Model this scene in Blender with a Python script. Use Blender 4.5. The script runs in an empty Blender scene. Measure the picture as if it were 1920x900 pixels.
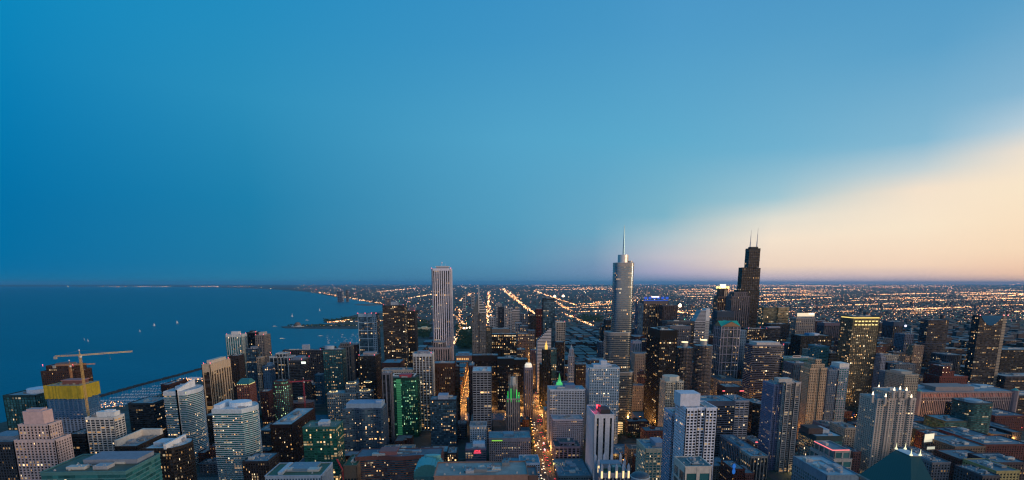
import bpy, math, random
from math import radians as R, sin, cos, tan, atan, pi, sqrt, floor
random.seed(7)
sc = bpy.context.scene
C = sc.collection

# ------------------------------------------------------------------ camera, sky, sun, exposure
H = 300.0
YAW, PITCH, HOR = R(2.35), R(10.5), 530.8      # yaw to the west of due south (+Y is south, +X is west)
F = 1050*cos(PITCH); V0 = HOR + F*tan(PITCH)
cam = bpy.data.objects.new('camera', bpy.data.cameras.new('camera')); C.objects.link(cam)
cam.location = (0, 0, H); cam.rotation_euler = (pi/2-PITCH, 0, -YAW)
cam.data.sensor_width = 36; cam.data.lens = F/1920*36
cam.data.shift_y = (V0-450)/1920
cam.data.clip_start = 1; cam.data.clip_end = 400000
sc.camera = cam

def lin(c): return tuple(((x/255)/12.92 if x/255 <= .04045 else ((x/255+.055)/1.055)**2.4) for x in c)
def node(nt, t, **k):
    n = nt.nodes.new(t)
    for a, b in k.items():
        if a.startswith('i_'):
            key = a[2:]; key = int(key) if key.isdigit() else key.replace('_', ' ')
            if hasattr(b, 'is_output') and b.is_output: nt.links.new(b, n.inputs[key])
            else: n.inputs[key].default_value = b
        else: setattr(n, a, b)
    return n
def mth(nt, op, a, b=None, c=None):
    n = nt.nodes.new('ShaderNodeMath'); n.operation = op
    for i, x in enumerate((a, b, c)):
        if x is None: continue
        if hasattr(x, 'is_output'): nt.links.new(x, n.inputs[i])
        else: n.inputs[i].default_value = x
    return n.outputs[0]
def mix(nt, f, a, b, bt='MIX'):
    n = nt.nodes.new('ShaderNodeMix'); n.data_type = 'RGBA'; n.blend_type = bt
    for i, x in ((0, f), (6, a), (7, b)):
        if hasattr(x, 'is_output'): nt.links.new(x, n.inputs[i])
        else: n.inputs[i].default_value = x if i == 0 else (*x[:3], 1)
    return n.outputs[2]

w = bpy.data.worlds.new('World'); sc.world = w; w.use_nodes = True
nt = w.node_tree; nt.nodes.clear()
tc = node(nt, 'ShaderNodeTexCoord'); sx = node(nt, 'ShaderNodeSeparateXYZ', i_0=tc.outputs['Generated'])
az = mth(nt, 'MULTIPLY', mth(nt, 'ARCTAN2', sx.outputs[0], sx.outputs[1]), 180/pi)
el = mth(nt, 'MULTIPLY', mth(nt, 'ARCSINE', sx.outputs[2]), 180/pi)
nz = node(nt, 'ShaderNodeTexNoise', i_Vector=tc.outputs['Generated'], i_Scale=2.5, i_Detail=3.0)
elw = mth(nt, 'ADD', el, mth(nt, 'MULTIPLY', mth(nt, 'SUBTRACT', nz.outputs[0], .5), 1.2))
pos = mth(nt, 'DIVIDE', mth(nt, 'MAXIMUM', elw, 0.0), 60.0)
def sky_col(u, stops):
    a = atan((u-960)/1050)
    out = []
    for v, c in stops:
        if c[2] > c[0]+40: c = (c[0]*.98, c[1]*.995, c[2]*.985)
        out.append((math.degrees(atan((530.8-v)/1050*cos(a))), lin(c)))
    return (math.degrees(a)+2.35, out)
cols = [
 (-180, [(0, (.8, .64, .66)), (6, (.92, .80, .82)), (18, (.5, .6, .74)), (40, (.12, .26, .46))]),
 (-90, [(0, (.03, .22, .42)), (10, (.02, .26, .52)), (40, (.01, .25, .52))]),
 sky_col(0,   [(530, (12, 112, 158)), (500, (0, 110, 163)), (380, (0, 112, 168)), (200, (0, 124, 182)), (0, (2, 135, 192))]),
 sky_col(480, [(530, (46, 122, 160)), (490, (34, 122, 165)), (380, (30, 128, 174)), (200, (44, 143, 190)), (0, (32, 140, 194))]),
 sky_col(960, [(530, (85, 132, 168)), (490, (88, 148, 184)), (420, (86, 158, 194)), (280, (84, 164, 204)), (120, (66, 150, 200)), (0, (58, 144, 198))]),
 sky_col(1110,[(530, (98, 136, 170)), (512, (116, 146, 182)), (480, (122, 160, 190)), (440, (108, 168, 198)), (280, (90, 168, 206)), (100, (72, 152, 201)), (0, (64, 147, 198))]),
 sky_col(1240,[(530, (120, 140, 176)), (512, (176, 172, 198)), (485, (196, 194, 204)), (450, (172, 196, 206)), (410, (128, 182, 204)), (280, (98, 172, 208)), (100, (80, 156, 204)), (0, (74, 150, 202))]),
 sky_col(1440,[(530, (150, 155, 185)), (517, (206, 188, 194)), (498, (244, 218, 196)), (450, (248, 230, 208)), (412, (226, 224, 212)), (376, (165, 200, 214)), (290, (114, 178, 211)), (100, (86, 158, 203)), (0, (76, 150, 200))]),
 sky_col(1700,[(530, (180, 165, 180)), (516, (228, 198, 188)), (498, (252, 220, 192)), (430, (252, 233, 206)), (364, (246, 228, 206)), (328, (195, 210, 214)), (280, (136, 186, 214)), (120, (94, 162, 205)), (0, (80, 153, 201))]),
 sky_col(1920,[(530, (215, 180, 168)), (514, (250, 204, 172)), (470, (253, 222, 188)), (360, (252, 232, 202)), (292, (245, 228, 208)), (248, (192, 210, 220)), (190, (140, 184, 214)), (0, (86, 157, 202))]),
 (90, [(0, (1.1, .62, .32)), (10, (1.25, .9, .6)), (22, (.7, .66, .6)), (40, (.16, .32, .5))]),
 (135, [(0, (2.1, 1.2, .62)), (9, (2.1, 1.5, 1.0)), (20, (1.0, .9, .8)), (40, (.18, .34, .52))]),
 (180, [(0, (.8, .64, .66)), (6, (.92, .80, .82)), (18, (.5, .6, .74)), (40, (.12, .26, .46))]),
]
def ramp(stops):
    r = nt.nodes.new('ShaderNodeValToRGB'); e = r.color_ramp.elements
    stops = sorted(stops)+[(60, (.015, .18, .40))]
    while len(e) < len(stops): e.new(.5)
    for i, (d, c) in enumerate(stops):
        e[i].position = max(0, min(1, d/60)); e[i].color = (*c, 1)
    nt.links.new(pos, r.inputs[0]); return r.outputs[0]
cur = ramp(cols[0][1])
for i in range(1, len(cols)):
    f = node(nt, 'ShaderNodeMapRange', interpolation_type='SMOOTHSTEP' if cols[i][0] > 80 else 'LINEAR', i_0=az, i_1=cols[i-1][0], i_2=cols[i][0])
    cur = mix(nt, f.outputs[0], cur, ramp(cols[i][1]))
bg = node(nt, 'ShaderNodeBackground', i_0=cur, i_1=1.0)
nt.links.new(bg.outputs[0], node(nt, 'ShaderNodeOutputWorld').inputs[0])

sl = bpy.data.lights.new('evening_sun', 'SUN'); sl.energy = 1.15; sl.angle = R(12); sl.color = (1, .72, .5)
so = bpy.data.objects.new('evening_sun', sl); C.objects.link(so)
from mathutils import Vector
so.rotation_euler = Vector((.88, -.46, .12)).to_track_quat('Z', 'Y').to_euler()
vs = sc.view_settings; vs.view_transform = 'Standard'; vs.look = 'None'; vs.exposure = 0; vs.gamma = 1; vs.use_curve_mapping = False
cy = sc.cycles
cy.use_denoising = True; cy.filter_width = 1.25; cy.max_bounces = 4; cy.diffuse_bounces = 2; cy.glossy_bounces = 2; cy.volume_bounces = 0
cy.sample_clamp_indirect = 2.0; cy.caustics_reflective = False; cy.caustics_refractive = False

# ------------------------------------------------------------------ projection helpers (a point of the photo at a known distance or height)
RT = Vector((cos(YAW), -sin(YAW), 0)); FW = Vector((sin(YAW)*cos(PITCH), cos(YAW)*cos(PITCH), -sin(PITCH))); UP = RT.cross(FW)
def ray(u, v): return RT*((u-960)/F) + UP*((V0-v)/F) + FW
def at_y(u, v, y): d = ray(u, v); t = y/d.y; return (d.x*t, y, H+d.z*t)
def at_z(u, v, z=0): d = ray(u, v); t = (z-H)/d.z; return (d.x*t, d.y*t)
def proj(x, y, z):
    p = Vector((x, y, z-H)); c = p.dot(FW)
    if c <= 0: return None
    return 960+F*p.dot(RT)/c, V0-F*p.dot(UP)/c

# ------------------------------------------------------------------ materials
MC = {}
def newmat(name):
    m = bpy.data.materials.new(name); m.use_nodes = True; nt = m.node_tree
    return m, nt, nt.nodes['Principled BSDF']
def wall(c, rough=.8, var=.25):
    k = ('w', c, rough)
    if k in MC: return MC[k]
    c = tuple(min(.8, x**1.65*1.15)*q for x, q in zip(c, (.93, 1, 1.08)))
    m, nt, b = newmat('masonry')
    t = node(nt, 'ShaderNodeTexCoord')
    mp = node(nt, 'ShaderNodeMapping', i_Vector=t.outputs['Object']); mp.inputs['Scale'].default_value = (.12, .12, .02)
    n = node(nt, 'ShaderNodeTexNoise', i_Vector=mp.outputs[0], i_Scale=1.0, i_Detail=5.0, i_Roughness=.65)
    n2 = node(nt, 'ShaderNodeTexNoise', i_Vector=t.outputs['Object'], i_Scale=.35, i_Detail=2.0)
    s = mth(nt, 'MULTIPLY_ADD', mth(nt, 'SUBTRACT', mth(nt, 'ADD', n.outputs[0], n2.outputs[0]), 1.0), var*2, 1.0)
    hv = node(nt, 'ShaderNodeCombineColor', i_0=s, i_1=s, i_2=s)
    nt.links.new(mix(nt, 1.0, c, hv.outputs[0], 'MULTIPLY'), b.inputs['Base Color'])
    b.inputs['Roughness'].default_value = rough
    MC[k] = m; return m
GT = {  # tint, metallic, roughness
 'dark': ((.022, .032, .042), .06, .16), 'black': ((.010, .012, .016), .03, .14), 'blue': ((.05, .12, .18), .35, .12),
 'teal': ((.03, .13, .15), .3, .14), 'green': ((.02, .16, .11), .45, .2), 'bronze': ((.035, .024, .018), .12, .2),
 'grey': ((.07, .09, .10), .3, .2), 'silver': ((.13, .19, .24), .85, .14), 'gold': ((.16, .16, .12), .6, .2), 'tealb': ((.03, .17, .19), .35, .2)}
def glass(tint='dark', lit=.05, fl=.03, warm=0, k=1.0):
    key = ('g', tint, lit, fl, warm, k)
    if key in MC: return MC[key]
    c, met, rough = GT[tint]
    m, nt, b = newmat('window_glass')
    uv = node(nt, 'ShaderNodeUVMap'); sp = node(nt, 'ShaderNodeSeparateXYZ', i_0=uv.outputs[0])
    oi = node(nt, 'ShaderNodeObjectInfo')
    fu = mth(nt, 'FLOOR', sp.outputs[0]); fv = mth(nt, 'FLOOR', sp.outputs[1]); rz = mth(nt, 'MULTIPLY', oi.outputs['Random'], 97.0)
    cv = node(nt, 'ShaderNodeCombineXYZ', i_0=fu, i_1=fv, i_2=rz)
    wn = node(nt, 'ShaderNodeTexWhiteNoise', i_Vector=cv.outputs[0]); ws = node(nt, 'ShaderNodeSeparateColor', i_0=wn.outputs[1])
    cf = node(nt, 'ShaderNodeCombineXYZ', i_0=mth(nt, 'FLOOR', mth(nt, 'DIVIDE', sp.outputs[0], 9.0)), i_1=fv, i_2=mth(nt, 'ADD', rz, 3.3))
    wf = node(nt, 'ShaderNodeTexWhiteNoise', i_Vector=cf.outputs[0]); wfs = node(nt, 'ShaderNodeSeparateColor', i_0=wf.outputs[1])
    # clumps of lit rooms
    nz = node(nt, 'ShaderNodeTexNoise', i_Vector=cv.outputs[0], i_Scale=.11, i_Detail=1.0)
    thr = mth(nt, 'MULTIPLY', mth(nt, 'POWER', nz.outputs[0], 3.0), lit*7.0)
    on = mth(nt, 'MAXIMUM', mth(nt, 'LESS_THAN', wn.outputs[0], thr), mth(nt, 'MULTIPLY', mth(nt, 'LESS_THAN', wf.outputs[0], fl*.6), mth(nt, 'LESS_THAN', ws.outputs[2], .75)))
    vr = .25 if tint == 'silver' else 1.1
    v = mth(nt, 'MULTIPLY_ADD', ws.outputs[0], vr, 1-vr/2)
    vc = node(nt, 'ShaderNodeCombineColor', i_0=v, i_1=v, i_2=v)
    bl = mth(nt, 'MULTIPLY', mth(nt, 'LESS_THAN', ws.outputs[2], .0 if tint in ('silver', 'gold', 'green') else .16), .8)
    nt.links.new(mix(nt, bl, mix(nt, 1.0, c, vc.outputs[0], 'MULTIPLY'), tuple(min(.3, x*1.5+.05) for x in c)), b.inputs['Base Color'])
    b.inputs['Metallic'].default_value = met
    nt.links.new(mth(nt, 'MULTIPLY_ADD', ws.outputs[1], .02 if tint == 'silver' else .15, rough), b.inputs['Roughness'])
    b.inputs['IOR'].default_value = 1.5
    ec = mix(nt, mth(nt, 'POWER', ws.outputs[1], 1.6), (1, .5, .16) if warm == 0 else ((.3, 1, .6) if warm == 2 else (1, .62, .2)), (1, .82, .52) if warm != 2 else (.9, .95, .4))
    nt.links.new(ec, b.inputs['Emission Color'])
    wn3 = node(nt, 'ShaderNodeTexWhiteNoise', i_Vector=wn.outputs[1])
    st = mth(nt, 'MULTIPLY', on, mth(nt, 'MULTIPLY_ADD', mth(nt, 'POWER', wn3.outputs[0], 3.0), 2.3*k, .2*k))
    # a lit window shows as one part of its bay; dimmer runs of several bays beside it
    fr = mth(nt, 'FRACT', sp.outputs[0]); msk = mth(nt, 'LESS_THAN', fr, mth(nt, 'MULTIPLY_ADD', ws.outputs[0], .6, .35))
    frv = mth(nt, 'FRACT', sp.outputs[1]); msk = mth(nt, 'MULTIPLY', msk, mth(nt, 'GREATER_THAN', frv, .3))
    cr_ = node(nt, 'ShaderNodeCombineXYZ', i_0=mth(nt, 'FLOOR', mth(nt, 'DIVIDE', sp.outputs[0], 3.0)), i_1=fv, i_2=mth(nt, 'ADD', rz, 9.1))
    wr = node(nt, 'ShaderNodeTexWhiteNoise', i_Vector=cr_.outputs[0])
    run = mth(nt, 'MULTIPLY', mth(nt, 'LESS_THAN', wr.outputs[0], lit*1.3), mth(nt, 'MULTIPLY_ADD', ws.outputs[0], .45*k, .04))
    st = mth(nt, 'MULTIPLY', mth(nt, 'ADD', st, run), msk)
    nt.links.new(st, b.inputs['Emission Strength'])
    m.cycles.emission_sampling = 'NONE'
    MC[key] = m; return m
def emit(c, s, sample=False):
    k = ('e', c, s)
    if k in MC: return MC[k]
    m, nt, b = newmat('lamp_or_glow')  # lamps and signs, also surfaces whose floodlight is put in as glow
    b.inputs['Base Color'].default_value = (*c, 1); b.inputs['Emission Color'].default_value = (*c, 1); b.inputs['Emission Strength'].default_value = s
    if not sample: m.cycles.emission_sampling = 'NONE'
    MC[k] = m; return m
def plain(c, rough=.6, met=0, name='painted_metal'):
    k = ('p', c, rough, met)
    if k in MC: return MC[k]
    m, nt, b = newmat(name)
    t = node(nt, 'ShaderNodeTexCoord'); n = node(nt, 'ShaderNodeTexNoise', i_Vector=t.outputs['Object'], i_Scale=.4, i_Detail=4.0)
    nt.links.new(mix(nt, n.outputs[0], tuple(x*.7 for x in c), tuple(min(1, x*1.25) for x in c)), b.inputs['Base Color'])
    b.inputs['Roughness'].default_value = rough; b.inputs['Metallic'].default_value = met
    MC[k] = m; return m
def roofm(c=(.30, .33, .36)):
    k = ('r', c)
    if k in MC: return MC[k]
    m, nt, b = newmat('roofing')
    t = node(nt, 'ShaderNodeTexCoord')
    n = node(nt, 'ShaderNodeTexNoise', i_Vector=t.outputs['Object'], i_Scale=.08, i_Detail=6.0, i_Roughness=.7)
    vo = node(nt, 'ShaderNodeTexVoronoi', i_Vector=t.outputs['Object'], i_Scale=.12)
    f = mth(nt, 'ADD', mth(nt, 'MULTIPLY', n.outputs[0], 1.2), mth(nt, 'MULTIPLY', node(nt, 'ShaderNodeSeparateColor', i_0=vo.outputs[1]).outputs[0], .35))
    nt.links.new(mix(nt, mth(nt, 'SUBTRACT', f, .35), tuple(x*.5 for x in c), tuple(x*1.35 for x in c)), b.inputs['Base Color'])
    b.inputs['Roughness'].default_value = .55
    MC[k] = m; return m

# ------------------------------------------------------------------ mesh helpers
class MB:
    def __init__(s): s.v = []; s.f = []; s.uv = []; s.mi = []
    def q(s, pts, uv=None, mi=0):
        n = len(s.v); s.v += [tuple(p) for p in pts]; s.f.append(tuple(range(n, n+len(pts))))
        s.uv += uv if uv else [(0.5, 0.5)]*len(pts); s.mi.append(mi)
    def box(s, x0, x1, y0, y1, z0, z1, mi=0, bottom=True):
        a = [(x0, y0), (x1, y0), (x1, y1), (x0, y1)]; s.prism(a, z0, z1, mi, bottom)
    def prism(s, p, z0, z1, mi=0, bottom=True, top=True, p2=None):
        p2 = p2 or p; n = len(p)
        for i in range(n):
            j = (i+1) % n
            s.q([(*p[i], z0), (*p[j], z0), (*p2[j], z1), (*p2[i], z1)], mi=mi)
        if top: s.q([(*a, z1) for a in p2], mi=mi)
        if bottom: s.q([(*a, z0) for a in reversed(p)], mi=mi)
    def tube(s, a, b, r, r2=None, n=6, mi=0):
        a = Vector(a); b = Vector(b); d = (b-a).normalized(); r2 = r if r2 is None else r2
        x = d.orthogonal().normalized(); y = d.cross(x)
        A = [a+(x*cos(2*pi*i/n)+y*sin(2*pi*i/n))*r for i in range(n)]; B = [b+(x*cos(2*pi*i/n)+y*sin(2*pi*i/n))*r2 for i in range(n)]
        for i in range(n): s.q([A[i], A[(i+1) % n], B[(i+1) % n], B[i]], mi=mi)
        s.q(list(reversed(A)), mi=mi); s.q(B, mi=mi)
    def ball(s, c, r, n=6, mi=0, sz=1):
        for i in range(n):
            a0, a1 = 2*pi*i/n, 2*pi*(i+1)/n
            for j in range(n//2):
                b0, b1 = -pi/2+pi*j/(n//2), -pi/2+pi*(j+1)/(n//2)
                P = [(c[0]+r*cos(b)*cos(a), c[1]+r*cos(b)*sin(a), c[2]+r*sz*sin(b)) for a, b in ((a0, b0), (a1, b0), (a1, b1), (a0, b1))]
                if j == 0: P = [P[0], P[2], P[3]]
                elif j == n//2-1: P = P[:3]
                s.q(P, mi=mi)
    def build(s, name, mats, parent=None, smooth=False):
        me = bpy.data.meshes.new(name); me.from_pydata(s.v, [], s.f)
        l = me.uv_layers.new(name='UVMap'); flat = [c for p in s.uv for c in p]; l.data.foreach_set('uv', flat)
        for m in (mats if isinstance(mats, (list, tuple)) else [mats]): me.materials.append(m)
        if any(s.mi): me.polygons.foreach_set('material_index', s.mi)
        if smooth: me.polygons.foreach_set('use_smooth', [True]*len(me.polygons))
        me.update(); o = bpy.data.objects.new(name, me); C.objects.link(o)
        if parent is not None: o.parent = parent
        return o
def tag(o, label=None, cat=None, group=None, kind=None):
    if label: o['label'] = label
    if cat: o['category'] = cat
    if group: o['group'] = group
    if kind: o['kind'] = kind
    return o
def empty(name, loc, label, cat, group=None, rz=0):
    o = bpy.data.objects.new(name, None); C.objects.link(o); o.location = loc; o.rotation_euler.z = rz
    o.empty_display_size = 1
    return tag(o, label, cat, group)
def copy_tree(o, parent=None):
    c = o.copy(); C.objects.link(c); c.parent = parent
    for ch in list(o.children): copy_tree(ch, c)
    return c

def rect(x0, x1, y0, y1): return [(x0, y0), (x1, y0), (x1, y1), (x0, y1)]
def ell(cx, cy, rx, ry, n=28, k=2.0):
    P = []
    for i in range(n):
        a = 2*pi*i/n; c, s = cos(a), sin(a)
        P.append((cx+rx*math.copysign(abs(c)**(2/k), c), cy+ry*math.copysign(abs(s)**(2/k), s)))
    return P
def inset(p, d):   # polygon moved outward by d (negative = inward); p runs counter-clockwise
    n = len(p); out = []
    for i in range(n):
        a = Vector(p[i-1]); b = Vector(p[i]); c = Vector(p[(i+1) % n])
        e1 = (b-a).normalized(); e2 = (c-b).normalized()
        n1 = Vector((e1.y, -e1.x)); n2 = Vector((e2.y, -e2.x)); m = n1+n2
        if m.length < 1e-6: m = n1
        m = m/max(.35, m.dot(n1)*1.0) if m.length else n1
        out.append((b.x+m.x*d, b.y+m.y*d))
    return out
CURD = [0]
def facade(G, W, p, z0, z1, kind='g', fh=3.6, bay=4.0, pw=1.2, sh=1.2, dp=.5, crown=2.5, corner=0, uo=0):
    """glass walls into G (one UV unit per window), piers and spandrels into W"""
    if CURD[0] > 700:
        k_ = max(1, 2.05*CURD[0]/560/bay); bay *= k_; pw *= k_
        k_ = max(1, 1.65*CURD[0]/560/fh); fh *= k_; sh *= k_
    n = len(p); nf = max(1, round((z1-crown-z0)/fh)); f = (z1-crown-z0)/nf; acc = uo
    per = []
    for i in range(n):
        a = Vector(p[i]); b = Vector(p[(i+1) % n]); L = (b-a).length
        if L < .01: continue
        curved = n > 12
        nb = max(1, round(L/bay)) if not curved else L/bay
        G.q([(*a, z0), (*b, z0), (*b, z1), (*a, z1)], uv=[(acc, 0), (acc+nb, 0), (acc+nb, nf+crown/f), (acc, nf+crown/f)])
        e = (b-a)/L; o = Vector((e.y, -e.x))
        if kind in 'gvc' and pw > 0:
            if curved:
                ks = [k-acc for k in range(math.ceil(acc-1e-6), math.ceil(acc+nb-1e-6))]
            else: ks = range(0, int(nb)+1)
            for k in ks:
                t = a+e*(k*L/nb); h = pw/2
                if corner and k in (0, nb) and not curved: h = corner
                c0 = t-e*h; c1 = t+e*h
                if not curved:
                    if k == 0: c0 = a-e*dp
                    if k == nb: c1 = b+e*dp
                d = dp
                W.q([(*(c0+o*d), z0), (*(c1+o*d), z0), (*(c1+o*d), z1), (*(c0+o*d), z1)])
                W.q([(*c0, z0), (*(c0+o*d), z0), (*(c0+o*d), z1), (*c0, z1)])
                W.q([(*(c1+o*d), z0), (*c1, z0), (*c1, z1), (*(c1+o*d), z1)])
        if kind in 'ghc' and sh > 0:
            d = dp*.72 if kind == 'g' else dp
            A = a; B = b
            ai = Vector(p[i]); 
            for k in range(nf+1):
                zb = z0+k*f; zt = zb+sh if k < nf else z1
                if k == 0: zb = z0+.02
                per.append((i, zb, zt, d))
        elif crown > 0: per.append((i, z1-crown, z1, dp*.72))
        acc += nb
    Q = {}
    for i, zb, zt, d in per:
        if d not in Q: Q[d] = inset(p, d)
        q = Q[d]; j = (i+1) % n
        W.q([(*q[i], zb), (*q[j], zb), (*q[j], zt), (*q[i], zt)])
        W.q([(*q[i], zt), (*q[j], zt), (*p[j], zt), (*p[i], zt)])
        W.q([(*p[i], zb), (*p[j], zb), (*q[j], zb), (*q[i], zb)])
    return acc
FOOT = []
def roof_bits(t, p, z, c, rc, units=3, par=1.1, seed=None, unitc=None, parent=None):
    rr = random.Random(seed if seed is not None else int(z*100+p[0][0]*7))
    r = MB(); r.q([(*a, z+.05) for a in p]); ro = r.build('roof', roofm(rc), parent or t)
    pb = MB(); po = inset(p, .52); pi_ = inset(p, -.3); n = len(p)
    for i in range(n):
        j = (i+1) % n
        pb.q([(*po[i], z), (*po[j], z), (*po[j], z+par), (*po[i], z+par)]); pb.q([(*pi_[j], z), (*pi_[i], z), (*pi_[i], z+par), (*pi_[j], z+par)])
        pb.q([(*po[i], z+par), (*po[j], z+par), (*pi_[j], z+par), (*pi_[i], z+par)])
    pb.build('parapet', wall(c), ro)
    xs = [a[0] for a in p]; ys = [a[1] for a in p]; x0, x1, y0, y1 = min(xs), max(xs), min(ys), max(ys)
    W_, D_ = x1-x0, y1-y0
    for k in range(units):
        u = MB(); sx_ = rr.uniform(.06, .22)*W_; sy_ = rr.uniform(.08, .22)*D_; cx = x0+W_*rr.uniform(.2, .8); cy_ = y0+D_*rr.uniform(.2, .8); hh = rr.uniform(1.2, 3.5)
        u.box(cx-sx_/2, cx+sx_/2, cy_-sy_/2, cy_+sy_/2, z+.05, z+hh)
        for q_ in range(3):
            px_ = cx+rr.uniform(-.4, .4)*sx_; py_ = cy_+rr.uniform(-.4, .4)*sy_; u.tube((px_, py_, z+hh), (px_, py_, z+hh+.8), .5, .5, 8)
        u.build('roof_unit', plain(unitc or rr.choice([(.34, .36, .4), (.18, .2, .22), (.5, .5, .48)])), ro)
    if units >= 2 and W_ > 14 and D_ > 14:
        u = MB(); dx, dy = rr.uniform(.15, .3)*W_, rr.uniform(.15, .3)*D_; mx_, my_ = (x0+x1)/2, (y0+y1)/2; s_ = rr.choice([-1, 1])
        u.box(mx_-dx, mx_+dx, my_+s_*dy, my_+s_*dy+.9, z+.3, z+1.2); u.box(mx_+s_*dx, mx_+s_*dx+.9, my_-dy, my_+dy, z+.3, z+1.15); u.build('duct', plain((.42, .45, .48), .4, .4), ro)
        vm = None
        for q_ in range(4+units):
            px_, py_ = x0+W_*rr.uniform(.1, .9), y0+D_*rr.uniform(.1, .9)
            if vm is None:
                u = MB(); u.box(-.7, .7, -.7, .7, 0, 1.0); u.tube((0, 0, 1.0), (0, 0, 1.5), .55, .5, 8); vo_ = u.build('vent', plain((.4, .42, .44)), ro); vm = vo_.data
            else:
                vo_ = bpy.data.objects.new('vent', vm); C.objects.link(vo_); vo_.parent = ro
            vo_.location = (px_, py_, z+.06)
    return ro
def tower(label, ul, ur, v, D, dep=35, c=(.4, .38, .36), gl='dark', kind='g', fh=3.6, bay=4.0, pw=1.2, sh=1.2, dp=.5, lit=.05, fl=.02,
          crown=2.5, name='office_tower', cat='office tower', shape=None, tiers=(), pents=(), rc=(.28, .31, .34), units=3, corner=0, warm=0, k=1.0, group=None, h=None, beacon=0, mast=None, wpart='facade_grid', z1=None):
    CURD[0] = D
    L = at_y(ul, v, D); Rr = at_y(ur, v, D); z = (L[2]+Rr[2])/2 if z1 is None else z1
    W_ = Rr[0]-L[0]; cx = (L[0]+Rr[0])/2; cyy = D+dep/2
    t = empty(name, (cx, cyy, 0), label, cat, group)
    FOOT.append((L[0], Rr[0], D, D+dep, label, z))
    a, b = W_/2, dep/2
    def shp(fx0, fx1, fy0, fy1, s):
        x0, x1, y0, y1 = -a+fx0*W_, -a+fx1*W_, -b+fy0*dep, -b+fy1*dep
        if s is None: return rect(x0, x1, y0, y1)
        if s == 'ell': return ell((x0+x1)/2, (y0+y1)/2, (x1-x0)/2, (y1-y0)/2)
        if s == 'sup': return ell((x0+x1)/2, (y0+y1)/2, (x1-x0)/2, (y1-y0)/2, 32, 5)
        if s == 'oct':
            m = min(x1-x0, y1-y0)*.27
            return [(x0+m, y0), (x1-m, y0), (x1, y0+m), (x1, y1-m), (x1-m, y1), (x0+m, y1), (x0, y1-m), (x0, y0+m)]
        if s == 'bowW':   # bulging west face
            q = (x1-x0)*.22; P = [(x0, y0), (x1-q, y0)]
            for i in range(1, 12): P.append((x1-q+q*sin(pi*i/12), y0+(y1-y0)*i/12))
            return P+[(x1-q, y1), (x0, y1)]
        if s == 'bowN':
            q = (y1-y0)*.16; P = []
            for i in range(0, 13): P.append((x0+(x1-x0)*i/12, y0+q-q*sin(pi*i/12)))
            return P+[(x1, y1), (x0, y1)]
        if s == 'notch':
            q = (x1-x0); e = 1.8
            return [(x0, y0), (x0+q*.36, y0), (x0+q*.36, y0+e), (x0+q*.64, y0+e), (x0+q*.64, y0), (x1, y0), (x1, y1), (x0, y1)]
        if s == 'rib':    # bays stepping in and out
            P = []; n_ = 7
            for i in range(n_):
                u0 = x0+(x1-x0)*i/n_; u1 = x0+(x1-x0)*(i+1)/n_; yy = y0+(2.2 if i % 2 else 0)
                P += [(u0, yy), (u1, yy)]
            return P+[(x1, y1), (x0, y1)]
        if s == 'wave':
            P = []
            for i in range(25): P.append((x0+(x1-x0)*i/24, y0+2.5-2.5*cos(4*pi*i/24)))
            return P+[(x1, y1), (x0, y1)]
    G = MB(); Wm = MB(); kw = dict(kind=kind, fh=fh, bay=bay, pw=pw, sh=sh, dp=dp, crown=crown, corner=corner)
    p = shp(0, 1, 0, 1, shape); acc = facade(G, Wm, p, 0, z, **kw); roof_bits(t, p, z, c, rc, units)
    zt = z
    for T in tiers:
        q = shp(*T[:4], T[5] if len(T) > 5 else None); facade(G, Wm, q, zt, zt+T[4], uo=acc+11, **{**kw, 'crown': min(crown, 1.5)})
        zt += T[4]; roof_bits(t, q, zt, c, rc, 1)
    G.build('curtain_wall', glass(gl, lit, fl, warm, k), t); Wm.build(wpart, wall(c), t)
    for P in pents:
        m = MB(); q = shp(*P[:4], P[6] if len(P) > 6 else None); m.prism(q, zt+.06, zt+P[4]); m.build('penthouse', wall(P[5]), t)
    top = zt+(max([P[4] for P in pents]) if pents else 0)
    rr = random.Random(int(ul*13+v))
    for i in range(beacon):
        m = MB(); bx_, by_ = (a*.9*(-1 if i % 2 else 1), b*.9*(-1 if i < 2 else 1)); m.tube((bx_, by_, zt), (bx_, by_, zt+2.5), .12); m.ball((bx_, by_, zt+3.0), .65)
        m.build('beacon', emit((1, .12, .16), 4), t)
    if mast:
        m = MB(); m.tube((mast[0]*W_, mast[1]*dep, top), (mast[0]*W_, mast[1]*dep, top+mast[2]), .8, .25); m.build('mast', plain((.6, .6, .62)), t)
    t['_z'] = z; del t['_z']
    return t, cx, cyy, z, W_, zt

# ------------------------------------------------------------------ the setting: ground, lake, river, roads
from mathutils.geometry import tessellate_polygon
def sheet(name, pts, z, mat, kind='structure', thick=0, parent=None):
    m = MB(); P = [Vector((*p, z)) for p in pts]
    for t3 in tessellate_polygon([P]):
        a, b, c = [P[i] if isinstance(i, int) else i for i in t3]
        if (b-a).cross(c-a).z < 0: b, c = c, b
        m.q([a, b, c])
    if thick:
        n = len(pts)
        for i in range(n):
            j = (i+1) % n; m.q([(*pts[i], z-thick), (*pts[j], z-thick), (*pts[j], z), (*pts[i], z)])
    o = m.build(name, mat, parent)
    if kind: o['kind'] = kind
    return o
m_land, nt, b = newmat('city_ground')
t = node(nt, 'ShaderNodeTexCoord')
vo = node(nt, 'ShaderNodeTexVoronoi', i_Vector=t.outputs['Object'], i_Scale=.006, distance='MANHATTAN')
vn = node(nt, 'ShaderNodeTexVoronoi', i_Vector=t.outputs['Object'], i_Scale=.03, distance='CHEBYCHEV')
mp = node(nt, 'ShaderNodeMapping', i_Vector=t.outputs['Object']); mp.inputs['Scale'].default_value = (.00035, .0008, 1)
n1 = node(nt, 'ShaderNodeTexNoise', i_Vector=mp.outputs[0], i_Scale=1.0, i_Detail=8.0, i_Roughness=.65)
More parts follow.
